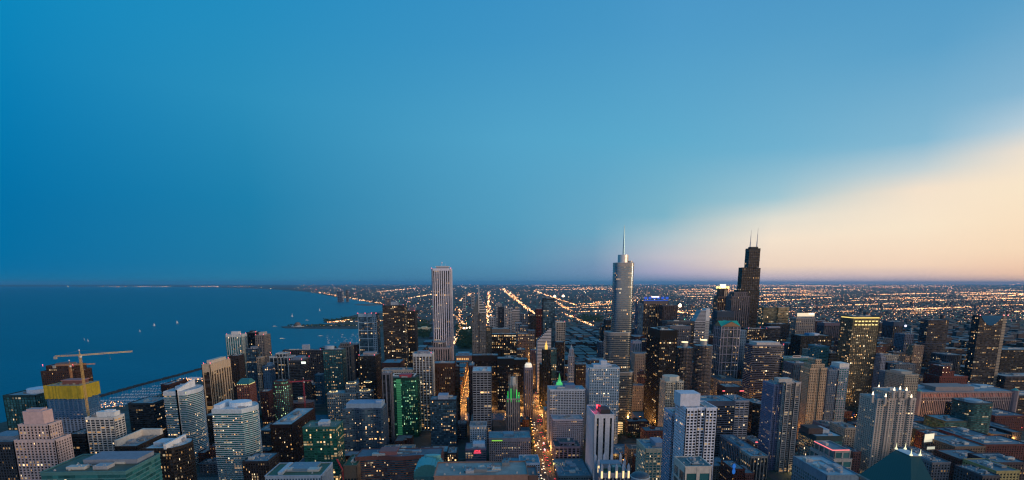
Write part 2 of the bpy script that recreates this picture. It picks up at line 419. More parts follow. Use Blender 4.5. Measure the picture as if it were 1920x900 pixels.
s1 = node(nt, 'ShaderNodeSeparateColor', i_0=vo.outputs[1]); s2 = node(nt, 'ShaderNodeSeparateColor', i_0=vn.outputs[1])
c1 = mix(nt, s2.outputs[0], (.025, .03, .035), (.13, .13, .13))
c2 = mix(nt, s1.outputs[0], (.012, .03, .018), (.03, .05, .028))
mr = node(nt, 'ShaderNodeMapRange', i_0=mth(nt, 'ADD', n1.outputs[0], mth(nt, 'MULTIPLY', s1.outputs[1], .25)), i_1=.45, i_2=.8)
nt.links.new(mix(nt, mr.outputs[0], c1, c2), b.inputs['Base Color']); b.inputs['Roughness'].default_value = .9
m_water, nt, b = newmat('lake_water')
t = node(nt, 'ShaderNodeTexCoord')
mp = node(nt, 'ShaderNodeMapping', i_Vector=t.outputs['Object']); mp.inputs['Scale'].default_value = (.05, .02, 1)
n1 = node(nt, 'ShaderNodeTexNoise', i_Vector=mp.outputs[0], i_Scale=1.0, i_Detail=6.0, i_Roughness=.6)
mp2 = node(nt, 'ShaderNodeMapping', i_Vector=t.outputs['Object']); mp2.inputs['Scale'].default_value = (.0006, .0018, 1)
n2 = node(nt, 'ShaderNodeTexNoise', i_Vector=mp2.outputs[0], i_Scale=1.0, i_Detail=5.0)
bp = node(nt, 'ShaderNodeBump', i_Height=n1.outputs[0]); bp.inputs['Strength'].default_value = .5; bp.inputs['Distance'].default_value = 4
nt.links.new(mix(nt, n2.outputs[0], (.0, .10, .165), (.0, .155, .25)), b.inputs['Base Color'])
nt.links.new(bp.outputs[0], b.inputs['Normal']); b.inputs['Roughness'].default_value = .38; b.inputs['IOR'].default_value = 1.33
m_asph = plain((.05, .05, .052), .85, name='asphalt')
m_park = plain((.018, .05, .022), .95, name='grass')
m_mark = plain((.3, .3, .28), .7, name='road_paint')
BIG = 120000; HAZE = 1.1e-5
sheet('water', rect(-BIG, BIG, -4000, BIG), -1.6, m_water)
shore_px = [(-300, 860), (-100, 812), (0, 793), (60, 778), (165, 770), (250, 757), (308, 736), (335, 716), (388, 705), (480, 690), (560, 688), (640, 700), (674, 700), (694, 640), (706, 612),
            (742, 600), (760, 590), (745, 582), (715, 572), (690, 566), (660, 560.5), (630, 557), (600, 551), (575, 547), (540, 544), (480, 541), (400, 539), (300, 537.6), (80, 537), (-900, 536.6)]
shore = [at_z(u, v) for u, v in shore_px]
land = [(-900, -3000)]+shore+[(-BIG, shore[-1][1]), (-BIG, BIG), (BIG, BIG), (BIG, -3000)]
sheet('ground', land, 0, m_land, thick=1.6)
sheet('peninsula', [at_z(u, v) for u, v in [(526, 612.5), (534, 615), (600, 616), (700, 616), (742, 612), (748, 590), (715, 586), (690, 588.5), (655, 594), (612, 600.5), (606, 604), (640, 606.5), (600, 607.5), (560, 609.5)]], .3, m_land, thick=1.9)
sheet('island', [at_z(u, v) for u, v in [(664, 571.6), (690, 573.2), (712, 572), (700, 570), (672, 570)]], .3, plain((.12, .12, .11), .9), thick=1.9)
def ribbon(pts, w_, z, m, skip=None):
    for i in range(len(pts)-1):
        a = Vector(pts[i]); b_ = Vector(pts[i+1]); e = (b_-a).normalized(); n_ = Vector((-e.y, e.x))*w_/2
        m.q([(*(a-n_), z), (*(a+n_), z), (*(b_+n_), z), (*(b_-n_), z)][::-1] if True else None)
def breakwater(px, label):
    m = MB(); P = [Vector(at_z(*q)) for q in px]
    for i in range(len(P)-1):
        e = (P[i+1]-P[i]).normalized(); n_ = Vector((-e.y, e.x)); K = max(2, int((P[i+1]-P[i]).length/14)); rr = random.Random(3)
        for k in range(K):
            a = P[i].lerp(P[i+1], k/K); b_ = P[i].lerp(P[i+1], (k+1)/K); w1 = 8+rr.random()*3; h1 = 1.4+rr.random()*1.4
            m.prism([tuple(a-n_*w1), tuple(b_-n_*w1), tuple(b_+n_*w1), tuple(a+n_*w1)], -1.7, h1, p2=[tuple(a-n_*w1*.5), tuple(b_-n_*w1*.5), tuple(b_+n_*w1*.5), tuple(a+n_*w1*.5)])
    o = m.build('breakwater', plain((.05, .035, .03), .95)); return tag(o, label, 'breakwater')
breakwater([(168, 748), (260, 722), (330, 704), (384, 689)], 'long dark stone breakwater running from the tower crane past the marina to the tan tower')
breakwater([(610, 603.5), (640, 597.5), (680, 588), (716, 584.5)], 'low curved stone breakwater on the lake side of the wooded peninsula')
# avenues: N-S at these x, E-W at these y
ZR = .12
MICH = [(88, 560), (90, 850), (96, 1000), (104, 1210), (122, 1465), (138, 1690), (144, 2800), (146, 4500), (150, 9000)]
rd = MB(); ribbon(MICH, 27, ZR+.08, rd); rd.build('road', m_asph)['kind'] = 'structure'
mk = MB()
for i in range(len(MICH)-2):
    a, b_ = Vector(MICH[i]), Vector(MICH[i+1]); L = (b_-a).length; k = 0
    while k < L-6:
        for off in (-8, -4.5, 4.5, 8):
            p = a.lerp(b_, k/L); q = a.lerp(b_, (k+4)/L); mk.q([(p.x+off+.2, p.y, ZR+.09), (p.x+off-.2, p.y, ZR+.09), (q.x+off-.2, q.y, ZR+.09), (q.x+off+.2, q.y, ZR+.09)][::-1])
        k += 11
    mk.q([(a.x+.3, a.y, ZR+.09), (a.x-.3, a.y, ZR+.09), (b_.x-.3, b_.y, ZR+.09), (b_.x+.3, b_.y, ZR+.09)][::-1])
for y_ in range(600, 1900, 115):
    for s in range(0): mk.box(78+s*3, 79.2+s*3, y_+14, y_+17, ZR+.085, ZR+.095)
mk.build('road_marking', m_mark)['kind'] = 'structure'
NS = [-320, -185, -65, 215, 325, 445, 565, 690, 815, 945, 1080, 1215, 1350, 1500, 1650, 1800, 1950]
NS2 = [2080, 2210, 2340, 2480, 2620, 2760, 2900, 3050, 3200, 3350]
EW = [505+115*i for i in range(28) if not 1165 < 505+115*i < 1290]
for x_ in NS:
    rd = MB(); ribbon([(x_, 480), (x_, 1188)], 15, ZR+.04, rd); ribbon([(x_, 1262), (x_, 9000 if x_ > 100 else 3200)], 15, ZR+.04, rd); rd.build('road', m_asph)['kind'] = 'structure'
for y_ in EW:
    rd = MB(); ribbon([(-430 if y_ > 1500 else -560, y_), (2500, y_)], 13, ZR, rd); rd.build('road', m_asph)['kind'] = 'structure'
rv = MB(); ribbon([(-560, 1225), (900, 1225), (1180, 1300), (1350, 1500), (1380, 4000)], 64, .06, rv); rv.build('river', m_water)['kind'] = 'structure'
bd = MB(); ribbon([(96, 1180), (104, 1270)], 30, ZR+.05, bd)
for x_ in (215, 325, 445, 565, -65): ribbon([(x_, 1180), (x_, 1270)], 17, ZR+.06, bd)
bd.build('bridge_deck', plain((.14, .10, .09), .8))['kind'] = 'structure'
for px in ([(765, 632), (806, 632), (800, 600), (770, 604)], [(860, 655), (886, 655), (884, 600), (872, 592)], [(1085, 602), (1128, 604), (1120, 592), (1096, 592)], [(1060, 680), (1150, 660), (1130, 640), (1070, 650)][:3]):
    sheet('lawn', [at_z(u, v) for u, v in px], ZR-.06, m_park)

# ------------------------------------------------------------------ the towers, each at its distance south of the camera
T = tower
AT = dict(name='apartment_tower', cat='apartment tower')
HT = dict(name='hotel_tower', cat='hotel tower')
TAN = (.52, .44, .36); CRM = (.62, .58, .52); WHT = (.74, .73, .72); PNK = (.50, .38, .35); BRN = (.16, .09, .065); BRK = (.22, .09, .07); GRY = (.30, .30, .31); DGY = (.12, .12, .13); BLK = (.035, .035, .04); SLT = (.16, .20, .24); MAU = (.30, .24, .26); ICE = (.42, .50, .55)
# --- near left corner
T('dark teal glass block at the far left with a white ring on its roof', 6, 66, 742, 830, 70, c=(.05, .13, .14), gl='teal', kind='c', pw=.3, sh=.5, bay=4, lit=.05, pents=[(.3, .95, .2, .7, 6, (.7, .72, .75), 'ell')], wpart='mullions')
T('brown stepped tower standing behind the yellow netted construction tower', 77, 140, 697, 960, 40, c=BRN, gl='black', bay=3.2, fh=3.2, lit=.05, tiers=[(.12, .9, .1, .9, 9)], pents=[(.3, .7, .3, .7, 4, (.3, .25, .25))], beacon=2, **AT)
T('pale pink stepped tower with a blank windowless crown at the lower left', 27, 103, 826, 610, 23, c=(.64, .54, .52), gl='black', bay=4, fh=3.1, pw=1.5, sh=1.1, dp=.8, lit=.09, tiers=[(.12, .85, .1, .9, 17), ], pents=[(.22, .72, .2, .8, 15, (.66, .52, .50)), (.28, .64, .3, .7, 17, (.6, .48, .47))], **AT)
T('white stone apartment tower with a white rooftop hood beside the construction tower', 160, 213, 784, 730, 21, c=(.72, .68, .64), gl='dark', bay=6.5, fh=3.1, pw=1.3, sh=1.0, lit=.05, pents=[(.3, .95, .25, .8, 7, (.78, .76, .73)), (.55, .85, .4, .7, 9, (.7, .68, .66))], **AT)
T('dark blue banded office block behind the white stone tower', 240, 286, 757, 930, 55, c=(.07, .10, .13), gl='black', kind='h', lit=.04, fl=.02, sh=1.3)
T('dark bronze block with a tall angled cream parapet', 216, 256, 838, 700, 60, c=(.10, .07, .055), gl='black', kind='c', pw=.6, sh=1.2, bay=3, lit=.03, pents=[(0, .1, 0, 1, 9, (.75, .68, .6)), (.1, 1, .88, .98, 9, (.75, .68, .6))])
T('black office block with a white fin and a curved dark corner', 268, 336, 842, 620, 45, c=(.09, .07, .06), gl='black', kind='c', pw=.5, sh=1.2, bay=3.5, lit=.09, shape='bowW', pents=[(.1, .45, .3, .7, 4, (.6, .62, .64)), (.60, .67, -.04, .9, 6, (.80, .77, .74))], rc=(.55, .56, .58))
T('broad teal glass block with a planted roof terrace at the bottom left', 76, 235, 886, 500, 54, c=(.16, .32, .33), gl='tealb', kind='h', sh=1.1, fh=4, bay=5, lit=.03, fl=.02, dp=.25, rc=(.10, .11, .07), units=5, pents=[(.28, .95, .45, .95, 4.5, (.36, .38, .42))])
T('grey gridded office block cut by the left edge of the picture', -60, 24, 830, 640, 50, c=(.14, .15, .17), gl='black', bay=3.2, fh=3.4, lit=.04, pents=[(.3, .9, .2, .7, 5, (.35, .4, .44))])
T('small grey block between the pink stepped tower and the white stone tower', 120, 140, 822, 860, 40, c=(.3, .28, .27), gl='dark', bay=3.4, lit=.03)
T('low black block just right of the pink stepped tower', 128, 158, 815, 730, 30, c=(.05, .05, .06), gl='black', kind='h', lit=.02)
T('dark maroon slab seen between the marina and the white curved tower', 302, 316, 722, 1000, 60, c=(.12, .06, .06), gl='black', bay=3.4, lit=.02)
# --- white and teal pair
T('dark vertical slab standing close behind the white and teal curved tower', 382, 396, 780, 960, 50, c=(.06, .07, .085), gl='black', kind='v', bay=3, lit=.02)
T('broad white and teal banded tower with a white curved rooftop drum', 398, 468, 768, 800, 50, c=(.62, .66, .68), gl='tealb', kind='h', sh=1.0, fh=3.05, bay=4, lit=.09, dp=.9, shape='bowW', crown=6, pents=[(.25, .85, .25, .8, 7, (.75, .78, .8), 'ell'), (.0, .16, .1, .9, 6, (.7, .73, .76))], rc=(.6, .63, .66), wpart='floor_bands', **AT)
T('dark bronze glass office box with long sloping view of its grey roof', 507, 546, 797, 850, 118, c=(.10, .055, .05), gl='bronze', kind='c', pw=.5, sh=1.3, fh=3.7, bay=3, lit=.05, fl=.01, rc=(.42, .46, .5), units=7, crown=5)
T('green glass block with patchy lit rooms and a boxy white penthouse', 567, 630, 802, 800, 40, c=(.10, .26, .24), gl='green', kind='c', pw=.3, sh=.8, fh=3.6, bay=5, lit=.12, fl=.08, dp=.2, rc=(.2, .2, .14), pents=[(.4, .68, .3, .7, 6, (.6, .63, .66))], warm=0)
T('white framed low block with a planted roof at the bottom edge', 497, 602, 893, 560, 42, c=(.5, .55, .6), gl='blue', kind='v', pw=1.2, bay=3, lit=.01, rc=(.09, .12, .06), pents=[(.2, .28, .1, .9, 3, (.6, .62, .64)), (.3, .8, .4, .95, 2.5, (.35, .42, .46))])
T('low dark block with a blue roof in front of the white and teal tower', 455, 502, 866, 745, 40, c=(.10, .09, .1), gl='black', lit=.12, bay=3.5, name='low_block', cat='low building', rc=(.14, .22, .28))
T('low block with a pale blue roof left of the bronze office box', 483, 510, 808, 1000, 60, c=(.14, .15, .16), gl='dark', lit=.03, name='low_block', cat='low building', rc=(.2, .3, .36))
T('low brick block with a blue roof left of the white and teal curved tower', 372, 384, 850, 900, 60, c=BRK, gl='dark', lit=.02, name='low_block', cat='low building')
# --- lakefront cluster
T('tan tower with tall vertical piers and a dark north side by the marina', 379, 393, 684, 1080, 84, c=(.66, .54, .42), gl='bronze', kind='v', bay=10, pw=3.2, dp=1.2, crown=14, fh=3.4, lit=.09, pents=[(.2, .9, .15, .85, 7, (.68, .6, .52))], beacon=4, k=.8, **AT)
T('dark brown tower hidden half behind the tan piered tower', 430, 446, 668, 1200, 30, c=(.10, .07, .07), gl='black', bay=3, lit=.03)
T('white tower of slender piers with teal glass on the lakefront', 423, 452, 628, 1500, 35, c=(.66, .66, .64), gl='tealb', kind='v', bay=4.6, pw=1.3, dp=.8, lit=.05, crown=6, pents=[(.25, .7, .3, .8, 8, (.68, .66, .64))], beacon=3, **AT)
T('black flat topped tower between the white pier tower and the grey lakefront tower', 462, 480, 624, 1560, 30, c=(.03, .035, .045), gl='black', kind='v', lit=.03, pents=[(.2, .7, .3, .7, 5, (.1, .1, .12))], beacon=1, **AT)
T('grey concrete tower with a pale cap at the right of the lakefront trio', 478, 494, 629, 1500, 46, c=(.36, .32, .30), gl='dark', kind='g', bay=4, pw=1.6, sh=1, lit=.05, pents=[(.3, .8, .2, .8, 8, (.55, .5, .47))], beacon=2, **AT)
T('slim navy glass tower in front of the black lakefront tower', 461, 481, 655, 1400, 28, c=(.08, .12, .17), gl='blue', kind='c', pw=.6, sh=.6, lit=.05, pents=[(.3, .8, .3, .8, 6, (.3, .32, .36))], **AT)
T('slim tan slab right of the slim navy glass tower', 481, 488, 671, 1350, 25, c=TAN, gl='dark', kind='g', bay=4, lit=.02, **AT)
T('blue steel gridded tower left of the white triple tower', 492, 508, 687, 1350, 25, c=(.18, .27, .36), gl='blue', bay=3.4, lit=.03, pents=[(.4, .9, .3, .8, 7, (.3, .4, .48))], **AT)
T('white triple bay tower stepping up in the middle', 505, 547, 669, 1400, 28, c=(.68, .66, .63), gl='dark', kind='v', bay=8, pw=1.8, dp=1, lit=.06, crown=3, shape='notch', tiers=[(.3, .75, 0, 1, 8)], beacon=2, **AT)
T('brick and teal glass tower with a faceted slate roof', 508, 538, 722, 1080, 34, c=(.17, .10, .09), gl='tealb', bay=4, fh=3.6, lit=.12, shape='oct', tiers=[(.14, .86, .14, .86, 6)], rc=(.06, .13, .13), warm=2)
T('dark banded office tower with a bright white sign near its top', 541, 566, 676, 1280, 60, c=(.16, .17, .19), gl='black', kind='h', sh=1.2, lit=.03, pents=[(.2, .8, .2, .8, 6, (.3, .34, .4))], beacon=3)
T('long dark slab tower with a pale lift shaft above its roof', 530, 604, 657, 1500, 25, c=(.12, .12, .14), gl='black', bay=3.4, fh=3.2, lit=.05, pents=[(.48, .64, .2, .8, 15, (.5, .52, .56))], beacon=1, **AT)
T('blue green gridded tower with a white corner strip and rounded roof plant', 605, 641, 656, 1330, 35, c=(.11, .17, .19), gl='tealb', bay=3.2, fh=3.2, pw=.8, sh=1.1, lit=.06, corner=0, pents=[(0, .5, .2, .8, 8, (.5, .54, .58), 'ell')], **AT)
T('grey ribbed tower standing right of the blue green gridded tower', 635, 658, 649, 1480, 30, c=(.28, .26, .25), gl='dark', kind='v', bay=6, pw=2, lit=.04, tiers=[(.1, .8, .1, .9, 6)], beacon=1, **AT)
T('small red brick block at the foot of the slim tan slab', 488, 502, 735, 1150, 30, c=(.26, .12, .10), gl='dark', bay=3.5, lit=.05, name='low_block', cat='low building')
T('dark block behind the round construction site', 573, 612, 722, 1440, 40, c=(.07, .09, .11), gl='black', bay=4, lit=.06)
T('small blue block with square windows left of the crowned hotel', 590, 603, 703, 1380, 24, c=(.10, .26, .36), gl='blue', bay=4, lit=.02, name='low_block', cat='low building')
# --- centre left
T('black glass office tower with a few lit floors beneath its roof plant', 671, 703, 668, 1250, 62, c=(.06, .06, .065), gl='black', kind='c', pw=.4, sh=.8, lit=.07, fl=.02, pents=[(.2, .9, .3, .7, 6, (.45, .4, .4))], beacon=2)
T('tall dark banded tower with sparkling lit corner left of the white marble tower', 717, 758, 573, 1600, 50, c=(.11, .105, .10), gl='bronze', kind='h', sh=1.5, fh=3.5, lit=.08, fl=.01, pents=[(.35, .65, .3, .7, 10, (.62, .6, .58))], beacon=2, k=1.2)
T('dark tower with yellow lit floors tucked behind the tall dark banded tower', 764, 777, 584, 1680, 60, c=(.10, .10, .11), gl='bronze', kind='g', sh=1.3, pw=.8, lit=.12, fl=.07, pents=[(.2, .9, .2, .8, 12, (.3, .26, .3))], beacon=1)
T('brown brick block with a broad blue slate roof', 716, 750, 681, 1150, 60, c=(.15, .08, .07), gl='black', kind='v', lit=.01, crown=12, rc=(.16, .26, .33), units=1)
T('tan office slab ribbed with narrow white fins behind the green glass tower', 716, 775, 694, 1110, 30, c=(.52, .46, .40), gl='bronze', kind='v', bay=5, pw=2.2, dp=1.4, crown=4, lit=.04, k=.8)
T('slender grey tower with twin vertical piers left of the green glass tower', 716, 731, 700, 1012, 24, c=(.30, .30, .33), gl='black', kind='v', bay=7, pw=2.2, dp=1, lit=.03, **AT)
T('white framed grid tower with an open roof frame left of the brown tower', 774, 810, 664, 1110, 36, c=(.62, .62, .62), gl='bronze', kind='g', bay=7, pw=1.4, sh=.45, fh=3.4, lit=.13, crown=5, dp=1, pents=[(.2, .75, .3, .8, 5, (.35, .36, .4))], beacon=1)
T('pale stone hotel tower with a taller ribbed centre in front of the white marble tower', 804, 843, 652, 1400, 35, c=(.46, .42, .42), gl='dark', kind='v', bay=6, pw=2.6, dp=1.2, lit=.05, crown=4, tiers=[(.22, .78, .1, .9, 14)], **HT)
T('brown tower uplit by gold lights between its piers', 812, 852, 682, 1150, 42, c=(.18, .095, .06), gl='bronze', kind='v', bay=3, pw=1.1, dp=.9, lit=.04, crown=8, k=1)
T('brown side wing with one column of yellow lights right of the uplit brown tower', 853, 860, 688, 1160, 30, c=(.16, .085, .06), gl='bronze', kind='v', bay=8, lit=.0)
T('grey office tower with a white gravel roof and double height window bands', 886, 921, 697, 1010, 60, c=(.40, .40, .42), gl='black', kind='g', bay=7.2, pw=1.2, sh=1.5, fh=4.4, lit=.03, fl=.04, rc=(.62, .66, .7), dp=.6)
T('narrow brown slab left of the grey tower with the white roof', 879, 889, 686, 1145, 50, c=(.16, .10, .10), gl='black', kind='v', lit=.01)
T('black steel office tower with rows of yellow lit floors below the peaked tower', 922, 968, 627, 1640, 40, c=(.03, .035, .045), gl='black', kind='c', pw=.4, sh=.7, bay=3, lit=.14, fl=.25, k=1.1)
T('flat black office slab left, lower of the black steel pair', 885, 934, 667, 1345, 40, c=(.03, .035, .045), gl='black', kind='c', pw=.4, sh=.7, bay=3, lit=.05, fl=.08, crown=14)
T('flat black office slab right of its black twin, lit in yellow rows', 933, 964, 673, 1290, 40, c=(.03, .035, .045), gl='black', kind='c', pw=.4, sh=.7, bay=3, lit=.08, fl=.2, crown=16)
T('black slab with a grey roof between the black pair and the white capped tower', 964, 989, 675, 1330, 40, c=(.03, .035, .045), gl='black', kind='c', pw=.4, sh=.7, lit=.05, fl=.05, crown=12)
T('small dark block beside the yellow lit black tower', 970, 985, 656, 1500, 40, c=DGY, gl='black', lit=.1, rc=(.2, .35, .45), name='low_block', cat='low building')
T('tan museum block with a flat roof behind the yellow lit black tower', 921, 955, 617, 2350, 60, c=(.42, .34, .27), gl='dark', kind='g', bay=8, lit=0, crown=20, name='low_block', cat='low building')
T('dark blue glass hotel block with grey roof plant in the middle foreground', 806, 855, 750, 1000, 36, c=(.05, .09, .13), gl='blue', kind='c', pw=.3, sh=.7, bay=4, lit=.05, fl=.02, dp=.2, pents=[(.3, .68, .1, .8, 8, (.45, .48, .54))], **HT)
T('dark blue curved residential tower with a pale louvred rooftop screen', 642, 717, 767, 960, 44, c=(.14, .20, .27), gl='blue', kind='g', bay=5, pw=.7, sh=1.1, fh=3.3, lit=.05, shape='wave', pents=[(.08, .96, .1, .9, 9, (.38, .47, .56)), (.8, .95, .3, .6, 12, (.45, .52, .6))], **AT)
T('pink brown wavy apartment slab with long balcony bands at the bottom', 667, 826, 857, 762, 40, c=(.30, .17, .15), gl='blue', kind='h', sh=1.1, fh=3.2, bay=4, lit=.06, shape='wave', dp=1, crown=5, rc=(.14, .15, .2), units=8, pents=[(.26, .47, .2, .8, 6, (.48, .27, .25))], **AT)
T('pale blue white office block with square windows in the centre', 881, 912, 799, 970, 30, c=(.50, .56, .60), gl='blue', bay=4.4, pw=2, sh=1.6, fh=4, lit=.06, name='low_block', cat='low building')
T('small glass building with red neon lettering on its front', 873, 911, 842, 885, 34, c=(.30, .26, .34), gl='blue', kind='h', sh=.9, lit=.06, name='low_block', cat='low building', pents=[(.35, .95, .3, .9, 6, (.6, .62, .66))], dp=.3)
T('wide grey hotel block with small square windows beside the avenue', 917, 995, 822, 900, 44, c=(.42, .40, .42), gl='black', bay=3.6, pw=1.4, sh=1.4, fh=3.1, lit=.03, crown=6, rc=(.16, .30, .36), pents=[(.35, .6, .3, .7, 4, (.35, .45, .5))], **HT)
T('white gridded block with a blue roof at the foot of the avenue', 976, 1012, 869, 800, 40, c=(.66, .68, .72), gl='black', bay=3.4, pw=.9, sh=1.2, lit=.02, rc=(.12, .28, .36), name='low_block', cat='low building', dp=.7)
T('low block with a blue roof left of the white gridded block', 945, 975, 872, 815, 34, c=(.3, .33, .36), gl='dark', lit=.02, rc=(.12, .28, .36), name='low_block', cat='low building')
T('big flat roofed building with tan panels and vent stacks at the bottom centre', 814, 990, 893, 440, 36, c=(.42, .29, .24), gl='bronze', kind='v', bay=14, pw=1.4, crown=30, lit=0, rc=(.30, .31, .30), units=9)
T('lower wing with a dark notch right of the big tan panelled building', 990, 1008, 893, 455, 24, c=(.30, .22, .2), gl='black', lit=0, crown=12, rc=(.12, .14, .17), units=1)
T('low tan brick block behind the red crane arm', 644, 668, 874, 740, 50, c=(.36, .27, .2), gl='dark', kind='v', lit=0, crown=18, name='low_block', cat='low building', rc=(.05, .1, .04))
T('narrow lit block with a pale roof left of the dark blue glass hotel', 808, 838, 848, 885, 34, c=(.3, .22, .18), gl='dark', lit=.08, name='low_block', cat='low building', rc=(.3, .45, .5), h=0)
T('dark garage block right under the dark blue glass hotel', 839, 856, 850, 870, 34, c=DGY, gl='black', lit=.1, fl=.2, name='low_block', cat='low building')
T('small dark tower with a wedge roof left of the pale blue white block', 858, 874, 795, 1040, 26, c=(.18, .22, .28), gl='black', lit=.03, name='low_block', cat='low building')
T('low block with a green terrace beneath the grey tower with the white roof', 883, 923, 790, 1080, 60, c=(.16, .2, .22), gl='dark', lit=.03, rc=(.16, .26, .3), name='low_block', cat='low building')
# --- avenue west side
T('white gridded hotel slab with a blue grey roof on the west side of the avenue', 1031, 1097, 731, 990, 40, c=(.60, .61, .63), gl='black', bay=5.2, pw=1.1, sh=1.3, fh=3.1, lit=.03, fl=.01, crown=3, rc=(.30, .42, .5), pents=[(.45, .75, .3, .9, 7, (.3, .34, .42))], dp=.8, **HT)
T('pale gridded office block standing in front of the white hotel slab', 1037, 1093, 787, 930, 34, c=(.48, .47, .52), gl='black', bay=3.4, pw=1, sh=1.4, fh=3.6, lit=.02, rc=(.34, .38, .43), dp=.7)
T('grey stone block with paired dark bays under the pale gridded block', 1041, 1088, 838, 890, 36, c=(.34, .32, .38), gl='black', kind='g', bay=7, pw=2.2, sh=.5, lit=.03, rc=(.05, .12, .14), tiers=[(.2, .8, .2, 1, 5)])
T('store building with a wide flat blue roof at the bottom of the avenue', 1047, 1108, 893, 800, 84, c=(.2, .28, .32), gl='dark', lit=.02, rc=(.07, .22, .29), units=6, name='low_block', cat='low building')
T('thin tan building lit yellow on the corner of the avenue', 1022, 1030, 771, 1080, 40, c=(.6, .5, .36), gl='dark', bay=4, lit=.3, name='low_block', cat='low building')
T('white blank walled slab tower with single columns of windows and a red roof sign', 1115, 1152, 778, 800, 66, c=(.74, .70, .70), gl='black', kind='v', bay=8.8, pw=6.9, dp=.5, crown=5, fh=3.1, lit=.03, rc=(.16, .17, .2), pents=[(.35, .85, .12, .5, 6, (.14, .12, .12))], **HT)
T('pale blue and white gridded apartment tower in front of the curved glass skyscraper', 1106, 1162, 690, 1000, 38, c=(.52, .60, .66), gl='blue', bay=4.4, pw=1, sh=1.0, fh=3, lit=.1, pents=[(.15, .75, .2, .8, 5, (.6, .62, .65)), (.4, .62, .3, .7, 12, (.6, .62, .65))], **AT)
T('slender pale tower just right of the curved glass skyscraper', 1187, 1203, 640, 1500, 30, c=(.52, .5, .54), gl='blue', kind='v', bay=3.4, pw=1, lit=.01, crown=6)
T('thin dark tower with red roof light beside the slender pale tower', 1204, 1214, 637, 1550, 26, c=(.1, .13, .19), gl='black', lit=.06, beacon=1)
T('short tower with an orange lit cap beside the black steel skyscraper', 1200, 1210, 702, 1330, 26, c=(.25, .16, .14), gl='dark', lit=.05, tiers=[(.2, .8, .2, .8, 8)])
T('huge black steel skyscraper with scattered yellow lit offices', 1238, 1270, 620, 1090, 88, c=(.03, .03, .034), gl='black', kind='c', pw=.4, sh=.8, bay=2.6, lit=.03, fl=.05, crown=16, rc=(.5, .52, .54), pents=[(.2, .7, .3, .6, 5, (.2, .2, .2))])
T('cream and grey gridded tower with a carved white crown', 1249, 1282, 716, 1000, 36, c=(.60, .56, .48), gl='black', bay=3.2, pw=1.1, sh=1.1, fh=3.1, lit=.05, shape='notch', pents=[(0, .86, .1, .9, 9, (.66, .62, .54), 'oct')], **AT)
T('bright white gridded tower with a blank white penthouse in the foreground', 1288, 1344, 766, 560, 34, c=(.76, .75, .78), gl='black', bay=4.2, pw=1.1, sh=1.1, fh=3.2, lit=.02, dp=.8, shape='notch', pents=[(-.12, .55, .3, .9, 14, (.70, .68, .70))], **AT)
T('blue grey lower shoulder of the foreground, left of the bright white gridded tower', 1262, 1287, 777, 597, 30, c=(.50, .54, .62), gl='dark', bay=4.2, pw=1, sh=1.1, fh=3.2, lit=.02, **AT)
T('dark banded office block behind the bright white gridded tower', 1318, 1378, 753, 900, 50, c=(.24, .25, .29), gl='black', kind='h', sh=1.6, fh=3.9, lit=.08, fl=.06, rc=(.16, .25, .32), crown=8)
T('white banded office wing right of the dark banded block', 1379, 1405, 752, 900, 50, c=(.58, .54, .54), gl='dark', kind='g', bay=7, pw=1, sh=1.7, fh=3.9, lit=.14, rc=(.16, .25, .32))
T('cream office block with teal square windows at the bottom', 1211, 1254, 842, 680, 44, c=(.62, .58, .48), gl='tealb', bay=5, pw=1.2, sh=1.2, fh=3.5, lit=.16, crown=5, rc=(.2, .26, .32), pents=[(.5, .95, .2, .8, 6, (.4, .42, .48))])
T('cream block trimmed with red with a rounded glass roof at the bottom', 1285, 1334, 876, 480, 30, c=(.66, .60, .54), gl='teal', kind='g', bay=16, pw=3, sh=2, fh=12, lit=0, crown=6, rc=(.10, .18, .2))
T('dark brick block with a lit corner by the curving street', 1230, 1245, 828, 1000, 24, c=(.12, .07, .06), gl='black', lit=.06, name='low_block', cat='low building')
T('low dark block with a curved drum roof by the curving street', 1203, 1226, 802, 1080, 40, c=(.05, .05, .06), gl='black', lit=.03, name='low_block', cat='low building', pents=[(.05, .5, .2, .8, 4, (.3, .22, .2), 'ell')])
T('flat roofed blue grey block behind the spotlit turreted building', 1150, 1198, 852, 900, 60, c=(.16, .2, .24), gl='dark', lit=.02, rc=(.10, .20, .28), name='low_block', cat='low building')
# --- loop, centre
T('white lattice tower with a lit crown left of the low rail district', 1044, 1060, 604, 1750, 40, c=(.60, .57, .52), gl='dark', kind='g', bay=6, pw=1.4, sh=1.2, fh=7, lit=.06, beacon=1, **AT)
T('dark glass slab in front of the white lattice tower', 1043, 1058, 642, 1600, 36, c=(.08, .09, .1), gl='black', kind='v', lit=.03)
T('very dark blue glass tower standing highest above the southern grid', 1019, 1040, 560, 1900, 40, c=(.05, .10, .14), gl='blue', kind='c', pw=.3, sh=.6, lit=.02, fl=.02, crown=5, **AT)
T('dark red slab tower left of the dark blue glass tower', 1005, 1018, 580, 2150, 40, c=(.20, .035, .035), gl='black', bay=4, lit=.01)
T('small black tower left of the dark red slab', 996, 1005, 592, 2100, 36, c=(.06, .06, .07), gl='black', lit=.02)
T('dark bronze glass block right of the white spired gothic tower', 1080, 1104, 684, 1290, 40, c=(.12, .10, .09), gl='bronze', lit=.1, kind='g', bay=3.4, rc=(.25, .28, .3))
T('dark green stone tower block beneath the gold spire', 1014, 1034, 684, 1330, 34, c=(.05, .06, .05), gl='black', kind='v', lit=.05)
T('teal grey tower right of the gold spired tower', 1033, 1044, 655, 1500, 34, c=(.1, .17, .19), gl='teal', lit=.06)
T('lilac grey stone tower left of the slashed diamond tower', 996, 1007, 657, 1550, 30, c=(.32, .27, .32), gl='dark', kind='v', bay=4, pw=1.8, lit=.02)
